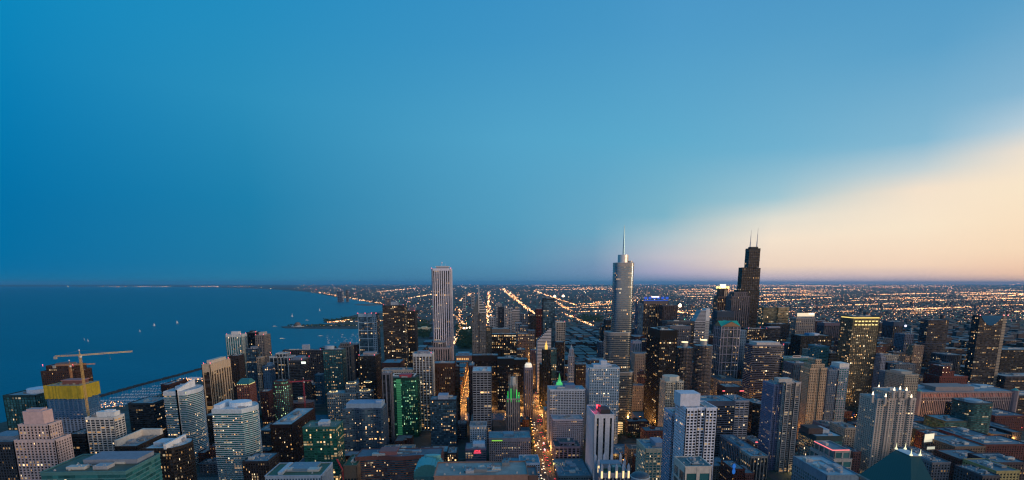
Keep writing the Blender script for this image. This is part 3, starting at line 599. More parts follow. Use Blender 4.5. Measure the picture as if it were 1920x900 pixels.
T('broad banded low block at the foot of the low rail district', 1103, 1142, 676, 1600, 60, c=(.3, .26, .25), gl='dark', lit=.04, name='low_block', cat='low building')
T('curved roofed stone block behind the green lit clock tower', 1050, 1082, 727, 1250, 40, c=(.35, .28, .24), gl='dark', lit=.05, shape='bowN', name='low_block', cat='low building')
# --- loop, right of the curved skyscraper
T('tall curved tower with a band of blue lights and white light on its roof', 1207, 1253, 565, 2050, 50, c=(.28, .24, .23), gl='bronze', kind='v', bay=6, pw=1.8, dp=1, lit=.18, fl=.06, crown=10, k=.9)
T('brown ribbed tower right of the blue lit tower', 1243, 1271, 573, 1980, 45, c=(.17, .13, .14), gl='black', kind='v', bay=3, pw=1.2, lit=.01)
T('slim blue slab left of the blue lit tower', 1197, 1207, 570, 2000, 40, c=(.14, .2, .3), gl='blue', kind='v', lit=.01)
T('dark gridded tower with a drum on its roof behind the corncob towers', 1251, 1302, 603, 1500, 45, c=(.16, .17, .19), gl='black', bay=4, pw=1.1, sh=1.3, lit=.03, rc=(.06, .08, .1), pents=[(.3, .7, .3, .7, 6, (.1, .1, .12), 'ell')], crown=6)
T('grey banded tower standing in front of the dark gridded drum topped tower', 1256, 1296, 612, 1440, 36, c=(.26, .27, .3), gl='black', bay=4, pw=1.4, sh=1.2, lit=.07, rc=(.10, .2, .25), crown=8)
T('slate grey flat block in front of the twin grey postmodern towers', 1345, 1377, 584, 1900, 40, c=(.10, .14, .19), gl='dark', kind='v', lit=0, crown=20)
T('pale blue narrow block right of the green pedimented tower', 1388, 1400, 620, 1550, 40, c=(.3, .38, .46), gl='blue', bay=3.5, lit=.01)
T('grey granite tower with stepped shoulders in front of the black bundled tower', 1372, 1407, 556, 2130, 50, c=(.30, .25, .26), gl='dark', kind='v', bay=5, pw=2.1, dp=.9, lit=.02, fl=.02, tiers=[(.14, .86, .1, .9, 16)])
T('dark block speckled with orange lights right of the pale blue narrow block', 1402, 1440, 617, 1650, 45, c=(.08, .08, .1), gl='black', lit=.16, beacon=3)
T('dark block with a white roof next to the orange speckled block', 1441, 1463, 615, 1680, 45, c=(.12, .14, .18), gl='black', kind='h', lit=.02, rc=(.6, .62, .65), pents=[(0, 1, 0, .3, 4, (.55, .52, .55))])
T('golden mirror glass tower, sunset light put into its bright colour', 1460, 1480, 577, 1980, 40, c=(.62, .46, .3), gl='gold', kind='h', sh=.9, dp=.2, lit=.08, fl=.04, name='glass_tower')  # bright north face: sunset light put into the band colour
T('dull east face of the golden mirror tower, its shade put into an olive colour', 1432, 1459, 577, 1985, 40, c=(.18, .18, .13), gl='gold', kind='h', sh=.9, dp=.2, lit=.08, fl=.03, name='glass_tower')  # dull east face of the same tower: shade put into its colour
T('big banded office tower with a cream roof screen facing the river', 1415, 1473, 648, 1200, 46, c=(.27, .28, .33), gl='black', kind='h', sh=1.5, fh=4.1, lit=.05, fl=.09, dp=.6, shape='bowN', pents=[(.1, .85, .1, .9, 6.5, (.66, .6, .56))], beacon=1)
T('concrete tower with a floodlit crown beyond the river', 1493, 1529, 597, 1900, 40, c=(.42, .38, .36), gl='dark', kind='g', bay=4.5, pw=1.8, sh=1.4, lit=.08, fl=.03, crown=4)
T('charcoal tower of vertical fins left of the floodlit concrete tower', 1478, 1512, 644, 1620, 40, c=(.30, .34, .4), gl='black', kind='v', bay=8, pw=2, dp=1.2, lit=.01, rc=(.12, .3, .38))
T('dark block half hidden under the golden mirror tower', 1445, 1480, 608, 1850, 50, c=(.07, .08, .1), gl='black', lit=.02)
T('brown brick block right of the floodlit concrete tower', 1530, 1552, 602, 1950, 40, c=(.19, .12, .13), gl='black', bay=4, lit=.04)
T('mauve tower with a dark hipped roof', 1546, 1577, 606, 1750, 40, c=(.26, .21, .25), gl='dark', kind='v', bay=6, lit=.01, crown=8)
T('wide black glass block with a blue and white roof house', 1502, 1560, 630, 1500, 50, c=(.04, .06, .07), gl='black', kind='c', pw=.3, sh=.5, lit=.01, pents=[(.33, .5, .2, .7, 6, (.15, .35, .5)), (.5, .66, .2, .7, 6, (.65, .65, .68))])
T('bright teal glass office block below the black glass block', 1538, 1555, 650, 1300, 50, c=(.10, .30, .38), gl='teal', kind='h', sh=1, lit=.01, name='glass_tower')
T('grey banded block attached right of the bright teal glass block', 1556, 1572, 662, 1310, 40, c=(.16, .2, .25), gl='black', kind='h', lit=.04)
T('teal banded low tower with a white framed rooftop sign box', 1470, 1535, 673, 1200, 50, c=(.10, .26, .27), gl='teal', kind='h', sh=1.4, lit=.02, rc=(.12, .26, .27))
T('blue grey block with a ribbed front below the teal banded tower', 1488, 1520, 682, 1120, 40, c=(.16, .2, .26), gl='blue', kind='v', lit=.01)
T('big gold lit office tower with a glowing crown line', 1600, 1650, 594, 1230, 44, c=(.16, .16, .13), gl='gold', kind='g', bay=3.4, pw=.5, sh=1.2, fh=4, lit=.08, fl=.06, crown=6, k=1.2)
T('beige stepped apartment tower with narrow bays', 1519, 1551, 691, 1000, 30, c=(.62, .50, .38), gl='black', bay=3, pw=1.2, sh=1.3, fh=3, lit=.0, shape='notch', tiers=[(.12, .88, .1, .9, 7), (.34, .66, .1, .9, 9)], **AT)
T('grey blue condominium left half of the white capped pair', 1554, 1571, 694, 1040, 34, c=(.28, .34, .42), gl='blue', bay=3.4, lit=.04, **AT)
T('white capped glass condominium tower', 1574, 1592, 690, 1040, 30, c=(.5, .54, .6), gl='tealb', kind='g', bay=5, lit=.08, crown=2, pents=[(0, 1, 0, .9, 9, (.74, .72, .68))], **AT)
T('tall beige balcony tower in the right foreground', 1474, 1502, 718, 830, 24, c=(.62, .55, .50), gl='dark', kind='g', bay=6, pw=2.4, sh=1.2, fh=3.1, lit=.07, dp=.9, shape='notch', pents=[(-.4, .5, .2, .8, 6, (.6, .55, .5))], **AT)
T('blue grey concave tower joined left of the tall beige balcony tower', 1452, 1472, 722, 840, 36, c=(.34, .34, .44), gl='blue', kind='g', bay=3.6, pw=1.2, sh=1, fh=3.1, lit=.07, dp=.9, shape='rib', **AT)
T('dark green glass tower with a pale overhanging roof', 1531, 1580, 819, 650, 40, c=(.06, .12, .13), gl='teal', kind='h', sh=.8, lit=.05, dp=.2, crown=6, rc=(.4, .5, .56), pents=[(-.1, .45, .3, .8, 8, (.16, .12, .12)), (.45, .7, .3, .8, 6, (.5, .52, .54))], **AT)
T('cream tower with small windows right of the dark green glass tower', 1585, 1609, 803, 840, 40, c=(.58, .52, .46), gl='dark', bay=4, pw=1.8, sh=1.4, fh=3.1, lit=.06, **AT)
T('grey block with a plain wall behind the cream small windowed tower', 1550, 1586, 800, 880, 40, c=(.34, .3, .33), gl='dark', lit=.0, crown=12, rc=(.16, .12, .12))
T('postmodern tower with arched roof windows and a red neon roof edge', 1563, 1597, 862, 560, 44, c=(.48, .46, .44), gl='teal', kind='g', bay=9, pw=1.6, sh=1.2, fh=7, lit=.0, rc=(.14, .2, .26), tiers=[(.1, .95, .05, .9, 9)])
T('blue roofed block cut by the bottom edge in front of the neon edged tower', 1551, 1610, 892, 500, 60, c=(.28, .36, .42), gl='teal', lit=.0, crown=8, rc=(.3, .44, .52), units=6)
T('cream apartment block with a blue roof and projecting end bay', 1408, 1440, 856, 760, 36, c=(.50, .46, .42), gl='dark', kind='v', bay=5, pw=1.4, sh=0, lit=.1, rc=(.2, .34, .42), **AT)
T('long grey apartment wing behind the cream end bay', 1392, 1418, 843, 810, 84, c=(.34, .34, .38), gl='dark', kind='v', bay=6, pw=2, lit=.04, rc=(.16, .3, .4), **AT)
T('red brick block with a blue lit oval sign', 1374, 1396, 880, 740, 40, c=(.24, .11, .10), gl='black', bay=3.6, pw=1.4, sh=1.4, lit=.08, rc=(.14, .25, .32), name='low_block', cat='low building')
T('patterned brick block right of the blue oval sign', 1397, 1414, 888, 740, 40, c=(.34, .2, .18), gl='black', bay=3.6, pw=1.4, sh=1.4, lit=.08, name='low_block', cat='low building')
T('low red brick block under the white banded office wing', 1385, 1411, 812, 1020, 60, c=(.26, .09, .07), gl='black', lit=.02, name='low_block', cat='low building', rc=(.14, .25, .32))
T('low block with a red roof sign left of the concave blue grey tower', 1416, 1436, 832, 900, 50, c=(.45, .38, .38), gl='black', lit=.02, name='low_block', cat='low building')
T('dark block with two red roof lights in front of the green pedimented tower', 1360, 1392, 726, 1120, 40, c=(.06, .08, .12), gl='black', kind='v', lit=0, crown=10)
T('dark glass block with an arched roof beside the concave tower', 1416, 1441, 758, 1000, 50, c=(.06, .09, .12), gl='black', kind='c', pw=.3, sh=.5, lit=.02, shape='bowN')
# --- far right
T('floodlit cream tower crowned by small glowing pinnacles', 1646, 1717, 748, 760, 38, c=(.62, .54, .48), gl='teal', kind='g', bay=4.3, pw=1.7, sh=1.3, fh=3.1, lit=.05, dp=1, shape='rib', tiers=[(.28, .86, .05, .9, 10)], **AT)
T('tall grey blue tower whose upper shaft rises from a rounded base', 1727, 1778, 644, 1560, 42, c=(.12, .14, .19), gl='black', kind='h', sh=1.2, lit=.04, fl=.06, shape='sup', tiers=[(.22, .98, .15, .85, 68)])
T('grey shaft tower with a red lit brick top left of the tall rounded base tower', 1676, 1694, 604, 1700, 50, c=(.12, .16, .22), gl='black', kind='v', lit=.01, crown=12)
T('grey gridded tower with one orange lit column', 1697, 1714, 627, 1550, 40, c=(.25, .27, .33), gl='black', bay=3.4, lit=.02)
T('brown gridded tower right of the gold lit tower', 1647, 1670, 645, 1500, 50, c=(.15, .10, .09), gl='bronze', lit=.1)
T('flat dark block behind the brown gridded tower', 1650, 1678, 606, 2000, 60, c=(.12, .12, .14), gl='black', kind='h', lit=.01)
T('slim silver tower on the right edge of the gold lit tower', 1652, 1661, 670, 1210, 30, c=(.36, .38, .44), gl='dark', bay=3, lit=.01, tiers=[(.2, .8, .2, .8, 5)])
T('round grey building ringed by white lights', 1774, 1808, 666, 1480, 60, c=(.16, .18, .22), gl='dark', kind='v', bay=3.5, lit=.03, fl=.05, shape='sup')
T('stepped red brick loft building', 1762, 1815, 706, 1300, 50, c=(.30, .11, .09), gl='black', bay=4, pw=2, sh=1.6, lit=0, tiers=[(.12, .55, .1, .9, 12), (.12, .38, .1, .9, 12)], crown=4)
T('cream and grey gridded tower standing before the giant merchandise block', 1697, 1723, 703, 980, 50, c=(.46, .44, .38), gl='dark', bay=3.3, pw=1.3, sh=1.3, fh=3.1, lit=.02, pents=[(.0, .8, .2, .8, 5, (.5, .48, .44))], **AT)
T('grey blue wing left of the cream and grey gridded tower', 1682, 1697, 702, 1034, 50, c=(.22, .28, .34), gl='blue', bay=3.3, lit=.02, **AT)
T('black office block on the right edge beyond the giant merchandise block', 1880, 1965, 656, 1600, 60, c=(.045, .05, .06), gl='black', kind='h', lit=.04)
T('brown office block on the right edge with a flat pale roof', 1886, 1980, 706, 1400, 60, c=(.15, .13, .15), gl='black', kind='h', lit=.03)
T('dark block right of the giant merchandise block', 1903, 1980, 742, 1160, 60, c=(.10, .08, .09), gl='black', kind='h', lit=.01)
T('dark teal office block with rounded corners in front of the giant merchandise block', 1822, 1868, 757, 960, 50, c=(.06, .13, .15), gl='teal', kind='h', sh=1.2, lit=.01, shape='sup', pents=[(.2, .8, .2, .8, 3, (.4, .5, .55), 'ell')])
T('dark wing left of the dark teal rounded block', 1806, 1821, 762, 1014, 40, c=(.07, .06, .08), gl='black', kind='v', lit=0)
T('teal grey office block with a pale roof edge under the merchandise block', 1773, 1820, 790, 965, 50, c=(.10, .16, .17), gl='teal', kind='h', lit=.01, rc=(.3, .42, .48), name='low_block', cat='low building')
T('low block with green lights behind the billboards', 1720, 1760, 806, 896, 60, c=(.12, .15, .13), gl='dark', bay=3.4, lit=.03, name='low_block', cat='low building', rc=(.08, .12, .13))
for (ul, ur, v, D, dp_, cc, lab) in [
  (1866, 1925, 780, 1060, 70, (.22, .09, .09), 'red brick loft block on the right edge below the dark office blocks'),
  (1754, 1790, 820, 820, 40, (.20, .08, .08), 'red brick block standing right of the billboards'),
  (1812, 1870, 822, 860, 70, (.15, .07, .08), 'dark brick loft block with a pale blue roof under the dark teal tower'),
  (1846, 1930, 834, 800, 50, (.22, .09, .09), 'wide red brick loft block with a blue roof near the right edge'),
  (1790, 1848, 838, 760, 60, (.30, .24, .2), 'tan loft block with a blue roof and rows of small windows'),
  (1802, 1865, 862, 700, 45, (.26, .15, .13), 'brown loft block with two strips of blue roof'),
  (1866, 1925, 868, 650, 40, (.14, .12, .14), 'low dark block with a blue roof on the right edge'),
  (1868, 1912, 884, 600, 46, (.50, .44, .26), 'yellowish brick block with a round roof tank at the lower right'),
  (1842, 1874, 893, 558, 36, (.16, .16, .18), 'low flat block left of the yellowish brick block'),
  (1718, 1748, 852, 700, 34, (.28, .28, .3), 'small grey block below the billboards'),
  (1748, 1782, 868, 640, 40, (.3, .3, .32), 'small pale block with white trim right of the green pyramid roof'),
  (1706, 1752, 790, 1050, 50, (.3, .28, .26), 'low pale block at the foot of the giant merchandise block'),
  (1600, 1614, 848, 760, 30, (.44, .24, .2), 'salmon brick block at the foot of the floodlit cream tower')]:
    T(lab, ul, ur, v, D, dp_, c=cc, gl='black', bay=4, pw=1.8, sh=1.6, lit=.03, rc=(.07, .16, .23), units=4, name='low_block', cat='low building')
# --- south loop and beyond, hazy
sl_ = random.Random(5)
SL = [(930, 941, 570, 3000, 'slate blue slab in the hazy southern cluster, left of the bright avenue'), (934, 945, 576, 2900, 'dark tower touching the bright avenue in the hazy southern cluster'), (918, 929, 596, 2800, 'short blue block with a blue roof left of the bright avenue'), (953, 962, 578, 2900, 'pale brown slab right of the bright avenue'), (960, 975, 582, 2500, 'grey twin gabled block right of the bright avenue'),
      (966, 972, 575, 3000, 'slim grey tower behind the grey twin gabled block'), (976, 990, 588, 2400, 'brown block with small lit cap in the southern cluster'), (985, 998, 586, 2600, 'mauve brown slab left of the small black tower'), (946, 952, 574, 3200, 'slim mauve tower at the far end of the bright avenue'),
      (967, 978, 606, 2150, 'stone block with a floodlit white and blue roof'), (975, 990, 611, 2050, 'stone block with a little lit dome'), (960, 970, 640, 1800, 'narrow stone block by the avenue with red rooftop light'), (971, 990, 626, 1850, 'broad grey block left of the lilac tower'), (990, 1003, 620, 1900, 'slender stone tower with vertical ribs in the southern cluster'),
      (722, 731, 560, 5400, 'pair of slab blocks far down the lakeshore, nearer one'), (632, 640, 547, 9000, 'grey hazy slab far down the shoreline'), (634, 643, 545.5, 9300, 'bright pale slab far down the shoreline'), (648, 652, 544, 9200, 'slim hazy tower far down the shoreline'), (868, 873, 553, 6200, 'pale hazy slab left of the peaked tower'), (884, 889, 549, 6600, 'white hazy tank shaped block left of the peaked tower'),
      (1136, 1146, 600, 2300, 'black square tower left of the curved skyscraper'), (1128, 1136, 612, 2350, 'dark slab left of the black square tower'), (1124, 1132, 642, 1800, 'small brown tower with an orange lit top left of the curved skyscraper')]
for ul, ur, v, D, lab in SL:
    cc = sl_.choice([(.3, .26, .26), (.2, .24, .3), (.34, .3, .28), (.14, .15, .18)])
    if 'pale' in lab or 'white' in lab or 'bright' in lab: cc = (.6, .56, .54)
    if 'black' in lab or 'dark' in lab: cc = (.07, .07, .09)
    T(lab, ul, ur, v, D, 40, c=cc, gl='dark', bay=5, lit=.06, units=1)

# ------------------------------------------------------------------ landmark shapes
def span(ul, ur, v, D):
    L = at_y(ul, v, D); Rr = at_y(ur, v, D); return (L[0]+Rr[0])/2, (L[2]+Rr[2])/2, Rr[0]-L[0]
def vz(u, v, D): return at_y(u, v, D)[2]
def root(name, ul, ur, v, D, dep, label, cat='skyscraper'):
    CURD[0] = D; cx, z, W_ = span(ul, ur, v, D); FOOT.append((cx-W_/2, cx+W_/2, D, D+dep, label, z))
    return empty(name, (cx, D+dep/2, 0), label, cat), cx, z, W_
def body(t, polys, c, gl, lit=.05, fl=.02, warm=0, k=1, wpart='facade_grid', rc=(.28, .31, .34), par=1.1, **kw):
    G = MB(); Wm = MB(); uo = 0
    for p, z0, z1 in polys:
        facade(G, Wm, p, z0, z1, uo=uo, **kw); uo += 37; roof_bits(t, p, z1, c, rc, 1, par)
    G.build('curtain_wall', glass(gl, lit, fl, warm, k), t); Wm.build(wpart, wall(c), t)
def part(t, name, fn, mat, **k):
    m = MB(); fn(m); return m.build(name, mat, t, **k)
def beacon(t, x, y, z, c=(1, .12, .16), r=.8, s=4): part(t, 'beacon', lambda m: m.ball((x, y, z), r), emit(c, s))

# white marble tower (continuous slender piers)
t, cx, z, W_ = root('marble_skyscraper', 809, 845, 504, 1540, 56, 'tall white tower of thin vertical piers, highest left of the curved glass skyscraper')
a, b = W_/2, 28
p = [(-a+3, -b), (a-3, -b), (a-3, -b+3), (a, -b+3), (a, b-3), (a-3, b-3), (a-3, b), (-a+3, b), (-a+3, b-3), (-a, b-3), (-a, -b+3), (-a+3, -b+3)]
body(t, [(p, 0, z)], (.74, .72, .76), 'black', lit=.05, fl=.045, kind='v', bay=3.1, pw=1.35, dp=.7, fh=3.9, crown=5, k=.9)
part(t, 'penthouse', lambda m: m.prism(rect(-a*.55, a*.7, -b*.5, b*.6), z, z+8), wall((.5, .5, .54)))
part(t, 'penthouse', lambda m: m.prism(rect(-a*.65, a*.8, -b*.6, b*.7), z+6, z+7.2), plain((.8, .8, .8)))
part(t, 'mast', lambda m: (m.tube((0, 0, z+8), (0, 0, z+20), .5, .2), m.tube((9, 2, z+8), (9, 2, z+15), .3, .2), m.ball((0, 0, z+17), 2.2, 8)), plain((.8, .75, .78)))
for sx_, sy_ in ((-1, -1), (1, -1)): beacon(t, sx_*a, sy_*b, z+2)

# peaked tower with chevron roof
t, cx, z, W_ = root('peaked_skyscraper', 885, 911, 586, 1500, 34, 'grey glass tower with a diamond peaked roof of stacked chevrons and a needle spire')
a, b = W_/2, 17; zp = vz(898, 552, 1517)
p = [(-a, -b), (-2, -b), (-2, -b+1.5), (2, -b+1.5), (2, -b), (a, -b), (a, b), (-a, b)]
body(t, [(p, 0, z)], (.24, .25, .27), 'grey', lit=.03, fl=0, kind='g', bay=3, pw=.8, sh=1, fh=3.8, crown=1, rc=(.2, .22, .24))
def peak(m):
    # roof rotated by 45 degrees: four gables leaning to the ridge point
    for sx_ in (-1, 1):
        m.q([(sx_*a, -b, z), (0, -b-.1, zp), (0, b, zp), (sx_*a, b, z)][::sx_])
    m.q([(-a, -b, z), (a, -b, z), (0, -b-.1, zp)]); m.q([(a, b, z), (-a, b, z), (0, b, zp)])
part(t, 'roof', peak, glass('grey', .01, 0))
def chev(m):
    N = 7
    for i in range(N):
        f0 = i/N; zz = z+(zp-z)*f0; xx = a*(1-f0)
        for y0, y1 in ((-b-.9, -b-.1), (b+.1, b+.9)): m.box(.8, xx+.5, y0, y1, zz, zz+1.6)
        m.box(xx-.2, xx+1.6, -b-.9, b+.9, zz, zz+1.8)
    m.box(-.8, .8, -b-1, -b-.2, z, zp)
part(t, 'chevron_band', chev, wall((.72, .70, .68)))
def chl(m):
    for i in range(7):
        f0 = i/7; zz = z+(zp-z)*f0; xx = a*(1-f0); m.box(-xx-1.0, -xx+.2, -b-.9, b+.9, zz, zz+.9)
part(t, 'chevron_band', chl, wall((.3, .32, .34)))
part(t, 'spire', lambda m: m.tube((0, 0, zp-4), (0, 0, vz(897, 533, 1517)), 1.5, .3), plain((.55, .62, .6)))
t, *_ = T('dark slim tower with a green lit spire base joined right of the peaked tower', 912, 922, 613, 1560, 36, c=(.16, .18, .18), gl='grey', kind='c', lit=.03, mast=(0, 0, 26))

# curved mirror glass tower with spire
t, cx, z, W_ = root('curved_glass_skyscraper', 1156, 1192, 493, 1110, 44, 'tallest curved mirror glass tower in stepped tiers with a long thin spire')
D = 1132; px = W_/36
def X(u): return (u-1174)*px
z2 = vz(1170, 622, D); z3 = vz(1170, 695, D); zc = vz(1174, 478, D)
tiers_ = [(ell((X(1143)+X(1198))/2, 0, (X(1199)-X(1143))/2, 24, 40, 4.5), 0, z3), (ell((X(1143)+X(1191))/2, 0, (X(1191)-X(1143))/2, 21, 40, 4.5), z3, z2), (ell(X(1174), 0, W_/2, 18, 40, 4.5), z2, z)]
G = MB(); Wm = MB(); uo = 0
for p, z0, z1 in tiers_:
    facade(G, Wm, p, z0, z1, kind='h', bay=3.2, fh=3.9, sh=1.0, dp=.35, crown=7, uo=uo); uo += 50; roof_bits(t, p, z1, (.5, .54, .56), (.3, .33, .36), 1)
G.build('curtain_wall', glass('silver', .035, .01), t); Wm.build('floor_bands', plain((.26, .27, .28), .3, .7), t)
cr = ell(X(1173), 0, X(1184)-X(1174), 11, 28)
part(t, 'crown', lambda m: m.prism(cr, z, zc), plain((.62, .60, .58), .3, .75), smooth=False)
part(t, 'crown', lambda m: m.prism(ell(X(1187), 2, 5, 8, 20), z, z+5), plain((.5, .5, .5), .3, .6))
part(t, 'spire', lambda m: (m.tube((X(1173.5), 0, zc), (X(1173.5), 0, (zc+vz(1174, 423, D))/2), 2.0, 1.5, 8), m.tube((X(1173.5), 0, (zc+vz(1174, 423, D))/2), (X(1173.5), 0, vz(1174, 423, D)), 1.5, .7, 8)), plain((.20, .34, .42), .35, .6))

# black bundled tube tower
t, cx, z, W_ = root('bundled_tube_skyscraper', 1387, 1425, 502, 2260, 50, 'highest black tower of bundled tubes ending at different heights with two white antennas')
px = W_/38
def X(u): return (u-1404)*px
zt = vz(1411, 466, 2275); b = 25; th = b*2/3
polys = [(rect(X(1387), X(1425), -b, b), 0, vz(1400, 545, 2260)), (rect(X(1390), X(1411), -b, b-th), vz(1400, 545, 2260)+.1, z), (rect(X(1411.2), X(1424), -b, b), vz(1400, 545, 2260)+.1, z-2), (rect(X(1404), X(1424.5), -b+th, b), z+.2, zt)]
body(t, polys, (.045, .04, .045), 'black', lit=.025, fl=.02, kind='c', bay=4.5, pw=.6, sh=1.0, fh=4, crown=3, rc=(.03, .03, .035))
part(t, 'louvre_band', lambda m: m.box(X(1404)-.9, X(1424.5)+.9, -b+th-.9, b+.9, vz(1411, 490, 2290), vz(1411, 487, 2290)), plain((.02, .02, .022), .5))
part(t, 'louvre_band', lambda m: m.box(X(1404)-.9, X(1424.5)+.9, -b+th-.9, b+.9, vz(1411, 471, 2290), vz(1411, 468, 2290)), plain((.02, .02, .022), .5))
part(t, 'penthouse', lambda m: m.prism(rect(X(1407), X(1421), -5, 18), zt, vz(1411, 463, 2290)), plain((.04, .04, .045)))
for u, v in ((1408.5, 431), (1421, 427)):
    zz = vz(u, v, 2290)
    part(t, 'antenna', lambda m: (m.tube((X(u), 8, zt+4), (X(u), 8, zt+(zz-zt)*.35), 2.6, 2.2, 8), m.tube((X(u), 8, zt+(zz-zt)*.35), (X(u), 8, zt+(zz-zt)*.7), 1.6, 1.3, 8), m.tube((X(u), 8, zt+(zz-zt)*.7), (X(u), 8, zz), .8, .4, 6)), plain((.72, .70, .72), .5))

# lantern topped tower
t, cx, z, W_ = root('lantern_topped_skyscraper', 1346, 1370, 556, 2420, 46, 'brown octagonal tower crowned by a brilliant yellow lit glass lantern')
a = W_/2
body(t, [(rect(-a, a, -23, 23), 0, z), (ell(0, 0, a*.84, 19, 8), z, vz(1358, 541, 2440))], (.27, .2, .18), 'bronze', lit=.05, kind='v', bay=4, pw=1.6, crown=5)
zl = vz(1358, 541, 2440); zh = vz(1358, 533, 2440)
part(t, 'lantern', lambda m: m.prism(ell(0, 0, a*.42, 10, 16), zl, zh), emit((1, .9, .45), 2.2))
for sx_ in (-1, 1):
    for sy_ in (-1, 1): part(t, 'corner_lantern', lambda m: m.prism(ell(sx_*a*.66, sy_*14, a*.16, 4, 8), zl, zl+(zh-zl)*.5), emit((1, .78, .25), 1.8))

# corncob towers
def corncob(ul, ur, v, D, label):
    t, cx, z, W_ = root('corncob_tower', ul, ur, v, D, 36, label, 'apartment tower'); r = W_/2; t['group'] = 'twin corncob towers'
    G = MB(); Wm = MB(); N = 16; p = []
    for i in range(N*4):
        an = 2*pi*i/(N*4); rr_ = r*(.93+.07*abs(cos(N*an/2))); p.append((rr_*cos(an), rr_*sin(an)))
    q = ell(0, 0, r*.72, r*.72, 32)
    facade(G, MB(), q, 0, z, kind='h', bay=3.5, fh=3.0, sh=.5, crown=0); G.build('curtain_wall', glass('dark', .09, 0), t)
    n = int(z/3)
    for k in range(n+1):
        zz = z*k/n-1.1 if k else 0; Wm.prism(p, zz, zz+1.1)
    Wm.build('balconies', wall((.30, .27, .27)), t)
    part(t, 'roof', lambda m: m.prism(p, z+.02, z+.5), roofm((.16, .26, .32)))
    zc = vz((ul+ur)/2, v-11, D+18)
    part(t, 'core', lambda m: m.prism(ell(0, 0, r*.34, r*.34, 20), z, zc), wall((.62, .56, .50)))
    part(t, 'crown_light', lambda m: m.prism(ell(0, 0, r*.37, r*.37, 20), zc, zc+1.6), emit((1, .8, .42), 1.6))
corncob(1273, 1305, 653, 1140, 'left one of the twin round corncob towers with scalloped balconies')
corncob(1308, 1342, 649, 1130, 'right one of the twin round corncob towers with scalloped balconies')

# green pedimented tower
t, cx, z, W_ = root('pedimented_skyscraper', 1353, 1388, 613, 1420, 46, 'grey glass tower with white frames and a bright green classical pediment roof'); a = W_/2; b = 23
body(t, [([(-a, -b), (-a*.25, -b), (-a*.25, -b+1.5), (a*.25, -b+1.5), (a*.25, -b), (a, -b), (a, b), (-a, b)], 0, z)], (.24, .25, .28), 'grey', lit=.04, kind='g', bay=3.4, pw=.5, sh=.8, crown=3)
def fr(m):
    for x_ in (-a, -a*.72, -a*.3, a*.3, a*.72, a):
        m.box(x_-.7, x_+.7, -b-1.1, -b-.1, 0, z)
    for y_ in (-b*.5, 0, b*.5, b): m.box(-a-1.1, -a-.1, y_-.7, y_+.7, 0, z)
    for k in range(9):
        zz = z-6-k*22
        if zz > 4: m.box(-a-.9, a+.9, -b-1.0, -b-.1, zz-.8, zz+.8); m.box(-a-1, -a-.1, -b, b, zz-.8, zz+.8)
part(t, 'white_frame', fr, wall((.56, .50, .52)))
zp = vz(1371, 602, 1430)
def ped(m):
    for s in (0, 1):
        pass
    m.q([(-a-1, -b-1, z+1), (0, -b-1, zp), (0, b+1, zp), (-a-1, b+1, z+1)][::-1]); m.q([(0, -b-1, zp), (a+1, -b-1, z+1), (a+1, b+1, z+1), (0, b+1, zp)][::-1])
    m.q([(-a-1, -b, z+1), (-a-1, 0, zp), (a+1, 0, zp), (a+1, -b, z+1)][::-1]); m.q([(-a-1, 0, zp), (-a-1, b, z+1), (a+1, b, z+1), (a+1, 0, zp)][::-1])
part(t, 'green_roof', ped, plain((.03, .42, .30), .6))
part(t, 'pediment', lambda m: (m.q([(-a-.5, -b-1.2, z+1.2), (a+.5, -b-1.2, z+1.2), (0, -b-1.2, zp-1)]), m.q([(-a-1.2, b, z+1.2), (-a-1.2, -b, z+1.2), (-a-1.2, 0, zp-1)])), wall((.5, .34, .22)))

# slashed diamond tower
t, cx, z, W_ = root('slashed_diamond_tower', 1008, 1033, 640, 1500, 34, 'tower with a slashed diamond roof of white stripes beside the gold spired tower', 'office tower'); a = W_/2; zp = vz(1033, 613, 1500); b = 17
def sl(m, g):
    n = int(zp/4)
    for k in range(n):
        z0 = k*4; x0 = -a if z0 < z else -a+2*a*(z0-z)/(zp-z)
        x1 = x0+2*a*4/(zp-z) if z0 >= z else x0
        yb = b if z0 < z else b-2*b*(z0-z)/(zp-z)
        if g == 0: m.prism(rect(x0-.4, a+.4, -b-.4, yb+.4), z0, z0+1.9)
        else: m.prism([(x0, -b), (a, -b), (a, yb), (x0, yb)], z0+1.9, z0+4, bottom=False, top=False)
part(t, 'floor_bands', lambda m: sl(m, 0), wall((.72, .71, .72))); part(t, 'curtain_wall', lambda m: sl(m, 1), plain((.05, .06, .08), .2, .3, 'dark_glass'))

# white tower with a sloping left shoulder
t, cx, z, W_ = root('sloped_shoulder_tower', 1303, 1330, 603, 1650, 36, 'white and glass tower with a slanted left shoulder and a taller white fin at right', 'office tower'); a = W_/2; b = 18; zt = vz(1325, 581, 1650)
body(t, [(rect(-a, a, -b, b), 0, z)], (.55, .53, .54), 'dark', lit=.12, fl=.04, kind='h', sh=1.5, crown=2)
def sh(m):
    n = 9
    for k in range(n):
        f0 = k/n; x0 = -a+a*.8*f0; zz = z+(zt-z)*f0; m.prism(rect(x0, a*.45, -b, b), zz, zz+(zt-z)/n*.55)
part(t, 'sloped_bands', sh, wall((.56, .55, .57)))
part(t, 'sloped_glass', lambda m: m.q([(-a, -b, z), (-a+a*.8, -b, zt-1), (-a+a*.8, b, zt-1), (-a, b, z)][::-1]), plain((.06, .25, .32), .25, .4))
part(t, 'shoulder_core', lambda m: m.q([(-a, -b+.3, z), (a*.45, -b+.3, z), (a*.45, -b+.3, zt-2), (-a*.2, -b+.3, zt-2)]), plain((.06, .07, .09), .3))
part(t, 'white_fin', lambda m: m.prism(rect(a*.45, a, -b-.5, b), z-80, zt+4), wall((.70, .68, .66)))

